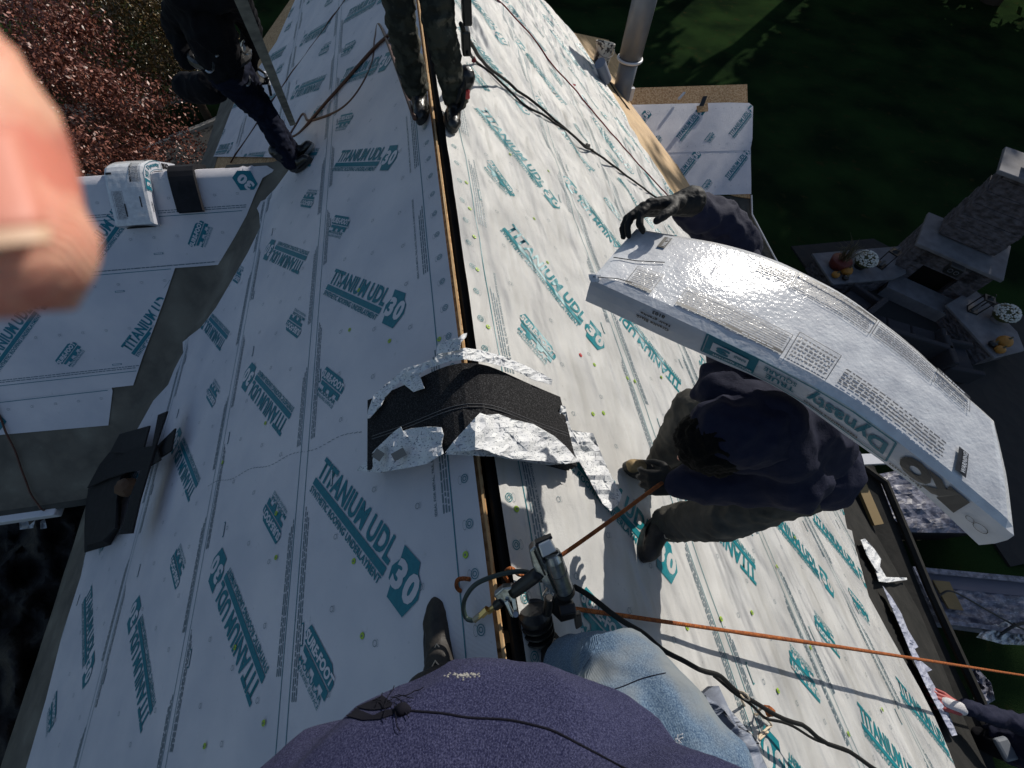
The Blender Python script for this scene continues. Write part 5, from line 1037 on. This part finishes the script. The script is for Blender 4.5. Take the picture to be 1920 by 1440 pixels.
mb=MB(); mb.prism([gd((1042,1118),1.25),gd((1064,1112),1.25),gd((1078,1138),1.28),gd((1082,1160),1.30),gd((1052,1168),1.32),gd((1034,1150),1.30)],unit(CM[2])*.04); mb.box(gd((1064,1142),1.25),(.05,.03,.02)); mb.tube([gd((1030,1120),1.27),gd((1026,1150),1.30)],.016,8); mb.prism([gd((1076,1156),1.3),gd((1090,1152),1.3),gd((1093,1174),1.34),gd((1080,1182),1.34)],unit(CM[2])*.03); o=mb.build('nose',blackp,ng); bevel(o,.005)
mb=MB(); mb.prism([gd((998,1214),1.30),gd((1035,1198),1.30),gd((1038,1206),1.3),gd((1001,1224),1.30)],unit(CM[2])*.01); mb.build('latch',blackp,ng)
mb=MB(); mb.tube(spline([gd((1034,1096),1.25),gd((1026,1104),1.26),gd((1018,1116),1.29),gd((1020,1120),1.3)],4),.003,6); mb.build('trigger',silver,ng)
# ================================================================== ROPES AND LINES
def line(name,pts,r,m,label,cat='rope',seg=8,n=8,wig=0):
    P=spline(pts,n)
    r=r if not isinstance(r,list) else [r[min(i,len(r)-1)] for i in range(len(P))]
    if wig: P=[p+ri([noise.noise(Vector(p*5)),noise.noise(Vector(p*5+ri([7,7,7]))),.5*noise.noise(Vector(p*5+ri([3,1,9])))])*wig for p in P]
    mb=MB(); mb.tube(P,r,seg); o=mb.build(name,m,None,base=P[0],smooth=True); return tag(o,label,cat)
line('rope',[D((1334,852),1.55),D((1290,874),1.53),D((1232,912),1.47),D((1160,965),1.42),D((1060,1036),1.36),D((1010,1066),1.38),D((978,1078),1.36),D((958,1066),1.33),D((946,1078),1.35),D((952,1092),1.4),D((930,1100),1.42),D((880,1086),1.38),D((858,1088),1.36),D((860,1106),1.38),D((885,1108),1.42)],.0072,rope_o,'brown orange rope running from the bent person\'s glove to the nail gun',n=10)
line('lifeline_rope',[D((975,1127),1.36),D((1060,1139),1.44),D((1200,1159),1.61),D((1400,1188),1.93),D((1600,1217),2.43),D((1800,1248),3.30),D((1890,1262),3.9),D((2010,1280),5.2)],[.0085]*24+[.0105]*33,rope_o,'taut orange lifeline crossing the sunlit slope from the gun past the eave')
line('black_rope',[D((1080,1106),1.38),D((1160,1160),1.42),D((1240,1214),1.50),D((1330,1262),1.62),D((1395,1303),1.72),D((1520,1372),1.80),D((1660,1455),1.9)],.0095,rope_b,'slack black rope from the nail gun down to the bottom edge',wig=.02)
line('black_rope',[D((1340,1275),1.68),D((1395,1310),1.73),D((1440,1345),1.82),D((1520,1380),1.84),D((1580,1405),1.84),D((1660,1462),1.95)],.006,rope_b,'thinner black strand twisted along the slack rope near the bottom edge',wig=.02)
def rf(q,h=.03,s=None): return onroof(q,s,h)
line('cord',[D((1386,1296),1.70),D((1398,1300),1.68),D((1405,1312),1.70),D((1396,1310),1.69),D((1388,1302),1.70)],.0035,cord_t,'small cream cord tied round the black rope','cord',6)
line('cord',[D((1390,1312),1.75),D((1402,1330),1.9),rf((1420,1340),.06),rf((1425,1330),.10),rf((1438,1328),.12),rf((1444,1340),.08),rf((1432,1346),.06),rf((1424,1336),.06),rf((1446,1358),.05),rf((1438,1366),.04),rf((1426,1378),.04),rf((1424,1386),.04),rf((1440,1372),.04)],.0048,cord_t,'looped cream and orange cord hanging from the black rope','cord',6)
mb=MB(); mb.ball(rf((1442,1334),.12),[.022,.022,.022],10,jit=.6); tag(mb.build('knot',rope_o,None,base=rf((1442,1334),.12),smooth=True),'small orange knot at the loop of the cream cord','knot')
hgt=.02
line('rope',[yy(.22,2.75,-1.0),rf((905,115),.25,1),rf((960,160),.1,1),rf((1040,225),.075,1),rf((1100,275),.075,1),rf((1150,310),.075,1),rf((1200,348),.075,1),rf((1250,385),.075,1)],.012,rope_b,'upper black rope from the camouflage trousers to the bundle corner',wig=.015)
line('rope',[yy(.26,2.80,-1.15),rf((890,112),.10,1),rf((930,145),.08,1),rf((985,195),.075,1),rf((1060,243),.075,1),rf((1095,274),.08,1),rf((1112,282),.075,1)],.010,rope_b,'lower black rope joining the upper one at a knot',wig=.02)
mb=MB(); mb.ball(rf((1100,276),.05,1),[.05,.05,.03],10,jit=.8); mb.tube([rf((1100,276),.05,1),rf((1103,286),.02,1)],.01,6); tag(mb.build('knot',rope_b,None,base=rf((1100,276),.05,1)),'black knot where the two black ropes meet','knot')
mb=MB(); mb.ball(rf((888,111),.12,1),[.02,.02,.02],8,jit=.8); tag(mb.build('knot',rope_r,None,base=rf((888,111),.1,1)),'small dark red knot beside the camouflage trousers','knot')
line('red_cord',[rf((905,-30),.075,1),rf((935,0),.075,1),rf((985,55),.075,1),rf((1040,125),.075,1),rf((1074,164),.075,1),rf((1130,230),.075,1),rf((1190,300),.075,1),rf((1255,370),.075,1)],.009,rope_r,'thin dark red cord running down the sunlit slope',wig=.02,cat='cord')
mb=MB(); mb.ball(rf((1074,162),.03,1),[.045,.045,.03],8,jit=.6); tag(mb.build('knot',redcap,None,base=rf((1074,162),.03,1)),'bright red knot half way along the thin red cord','knot')
line('air_hose',[yy(-.10,2.70,-1.44),rf((715,51),.02,-1),rf((704,72),.02,-1),rf((698,120),.02,-1),rf((672,172),.02,-1),rf((640,205),.02,-1),rf((600,222),.02,-1),rf((578,226),.02,-1),rf((569,214),.02,-1),rf((556,234),.02,-1),rf((544,256),.02,-1),rf((562,249),.02,-1),rf((600,205),.04,-1),rf((640,160),.04,-1),rf((700,92),.04,-1),rf((752,46),.05,-1)],.014,rope_br,'brown hose looped on the shaded slope behind the camouflage trousers','hose',n=12)
line('rope',[rf((662,-20),.02,-1),rf((600,65),.02,-1),rf((520,175),.02,-1),rf((432,305),.02,-1)],.010,rope_br,'straight dark cord slanting across the far shaded slope',wig=.02)
CF=lambda q: oncross(q,.03)
line('cord',[CF((-30,720)),CF((0,782)),CF((28,850)),CF((55,920)),CF((72,948)),CF((80,956)),atz((108,962),-5.3)],.009,rope_br,'thin dark cord trailing over the cross gable to the gutter','cord',wig=.01)
# ================================================================== FLUE, BUCKET AND SMALL THINGS
pb=onroof((1165,175),1,0); t=empty('metal_flue',pb,'tall grey metal flue pipe standing at the right roof edge','flue')
mb=MB(); mb.cyl(pb-[0,0,.5],pb+[.0,0,.72],.20,.195,32); mb.build('lower_pipe',steel,t,smooth=True); mb=MB(); mb.cyl(pb+[0,0,.70],pb+[.0,0,2.45],.235,.235,32); mb.build('upper_pipe',steel,t,smooth=True)
mb=MB(); mb.tube([pb+ri([.245*math.cos(x),.245*math.sin(x),.66]) for x in np.linspace(0,6.28,33)],.028,8); mb.build('collar',alu,t,smooth=True); mb=MB(); mb.box(pb+[.22,-.05,.0],(.08,.08,.25)); mb.build('bracket',alu,t)
bb=onroof((1124,128),1,0); bt=D((1136,79),np.dot(bb-O,CM[2])-.32); ax=unit(bt-bb); Hh=np.linalg.norm(bt-bb)
t=empty('bucket',bb,'paint spattered white bucket tipped against the metal flue','bucket'); vs=[];fs=[];SG=28
e1=unit(np.cross(ax,[0,1,0])); e2=np.cross(ax,e1)
prof=[(0,.0),(.155,.0),(.19,Hh),(.200,Hh),(.200,Hh-.04),(.186,Hh-.002),(.180,Hh-.01),(.148,.02),(0,.02)]
prof=[(0,0),(.155,0),(.188,Hh-.05),(.202,Hh-.05),(.202,Hh),(.184,Hh),(.150,.02),(0,.02)]
for r_,z in prof:
    for k in range(SG): x=2*math.pi*k/SG; vs.append(bb+ax*z+(e1*math.cos(x)+e2*math.sin(x))*max(r_,1e-4))
for i in range(len(prof)-1):
    for k in range(SG): fs.append((i*SG+k,i*SG+(k+1)%SG,(i+1)*SG+(k+1)%SG,(i+1)*SG+k))
mb=MB(); mb.add(vs,fs); mb.build('pail',bucket_m,t); mb=MB(); mb.tube([bb+ax*(Hh-.08)+e1*.21*math.cos(x)+e2*.02-ax*.14*math.sin(x)+e2*.2*math.sin(x) for x in np.linspace(0,math.pi,14)],.006,6); mb.build('handle',steel,t)
r0=onroof((1137,150),1,.10); r1=onroof((1125,118),1,.22); mb=MB(); mb.tube([r0,r1],.10,18); mb.cyl(r0+unit(r0-r1)*.002,r0+unit(r0-r1)*.004,.045,.045,14,1); tag(mb.build('paper_roll',[mat('grey_roll',(.17,.19,.24),.6),dark],None,base=r0),'small grey roll with a dark core lying against the bucket','roll')
line('cord',[onroof((1142,152),1,.05),onroof((1155,172),1,.03),onroof((1172,195),1,.03),onroof((1180,206),1,.0)],.014,rope_b,'short dark cable beside the foot of the metal flue','cable')
a_=onp((1322,180),.12); b_=onp((1312,207),.02); mb=MB(); mb.prism([a_+[-.05,0,0],a_+[.06,0,0],b_+[.06,0,0],b_+[-.06,0,0]],(0,0,-.06)); tag(mb.build('scrap_batten',blackp,None,base=b_),'short black batten on the porch roof edge','batten')
a_=onp((1309,190),.03); mb=MB(); mb.prism([onp((1306,200),.03),onp((1326,192),.03),onp((1327,209),.03),onp((1308,211),.03)],PN*.02); tag(mb.build('board_offcut',osb,None,base=a_),'small board offcut under the black batten on the porch','board')
mb=MB(); a_=onp((1280,176),.05); b_=onp((1270,187),.03); mb.prism([a_,a_+[.06,0,0],b_+[.06,0,0],b_],(0,0,.04)); tag(mb.build('wood_sliver',alu,None,base=b_),'pale sliver of wood on the bare porch board','wood scrap')
# shoulder pad / grey cloth under the bundle corner, seen past the sleeve
mb=MB(); v,f=gridpoly([(1335,395),(1370,400),(1395,440),(1402,470),(1385,468),(1340,440)],6); mb.add([atz(q,-1.05+.03*noise.noise(Vector((q[0]*.1,q[1]*.1,0)))) for q in v],[x[::-1] for x in f]); o=mb.build('sleeve_cloth',mat('grey_lilac_cloth',(.30,.28,.33),.85,.2,col2=(.16,.15,.19),nscale=30,bumps=[('n',30,3,.006,None,None)]),m3,smooth=True); s=o.modifiers.new('thick','SOLIDIFY'); s.thickness=.01
# crumpled grey bag at the bottom edge
v,f=gridpoly([(1293,1388),(1306,1372),(1345,1373),(1376,1362),(1408,1376),(1420,1398),(1446,1455),(1446,1520),(1290,1520),(1290,1400)],8); mb=MB()
vs=[onroof(q,1,.20+.05*noise.noise(Vector((q[0]*.02,q[1]*.02,1)))+.022*(.5-abs(noise.noise(Vector((q[0]*.07,q[1]*.03,4)))))) for q in v]; mb.add(vs,[x[::-1] for x in f]); o=mb.build('canvas_bag',bagm,None,base=np.mean(vs,0),smooth=True); tag(o,'crumpled blue grey canvas bag on the slope beside the faded jeans','bag'); s=o.modifiers.new('thick','SOLIDIFY'); s.thickness=.16; s.offset=-1
rag('plastic_scrap',[(1290,1368),(1300,1358),(1310,1360),(1309,1375),(1296,1378)],0,alu,'tiny white scrap tucked behind the canvas bag','plastic scrap',.02,4,fn=lambda q,h: onroof(q,1,.22+h*.2))
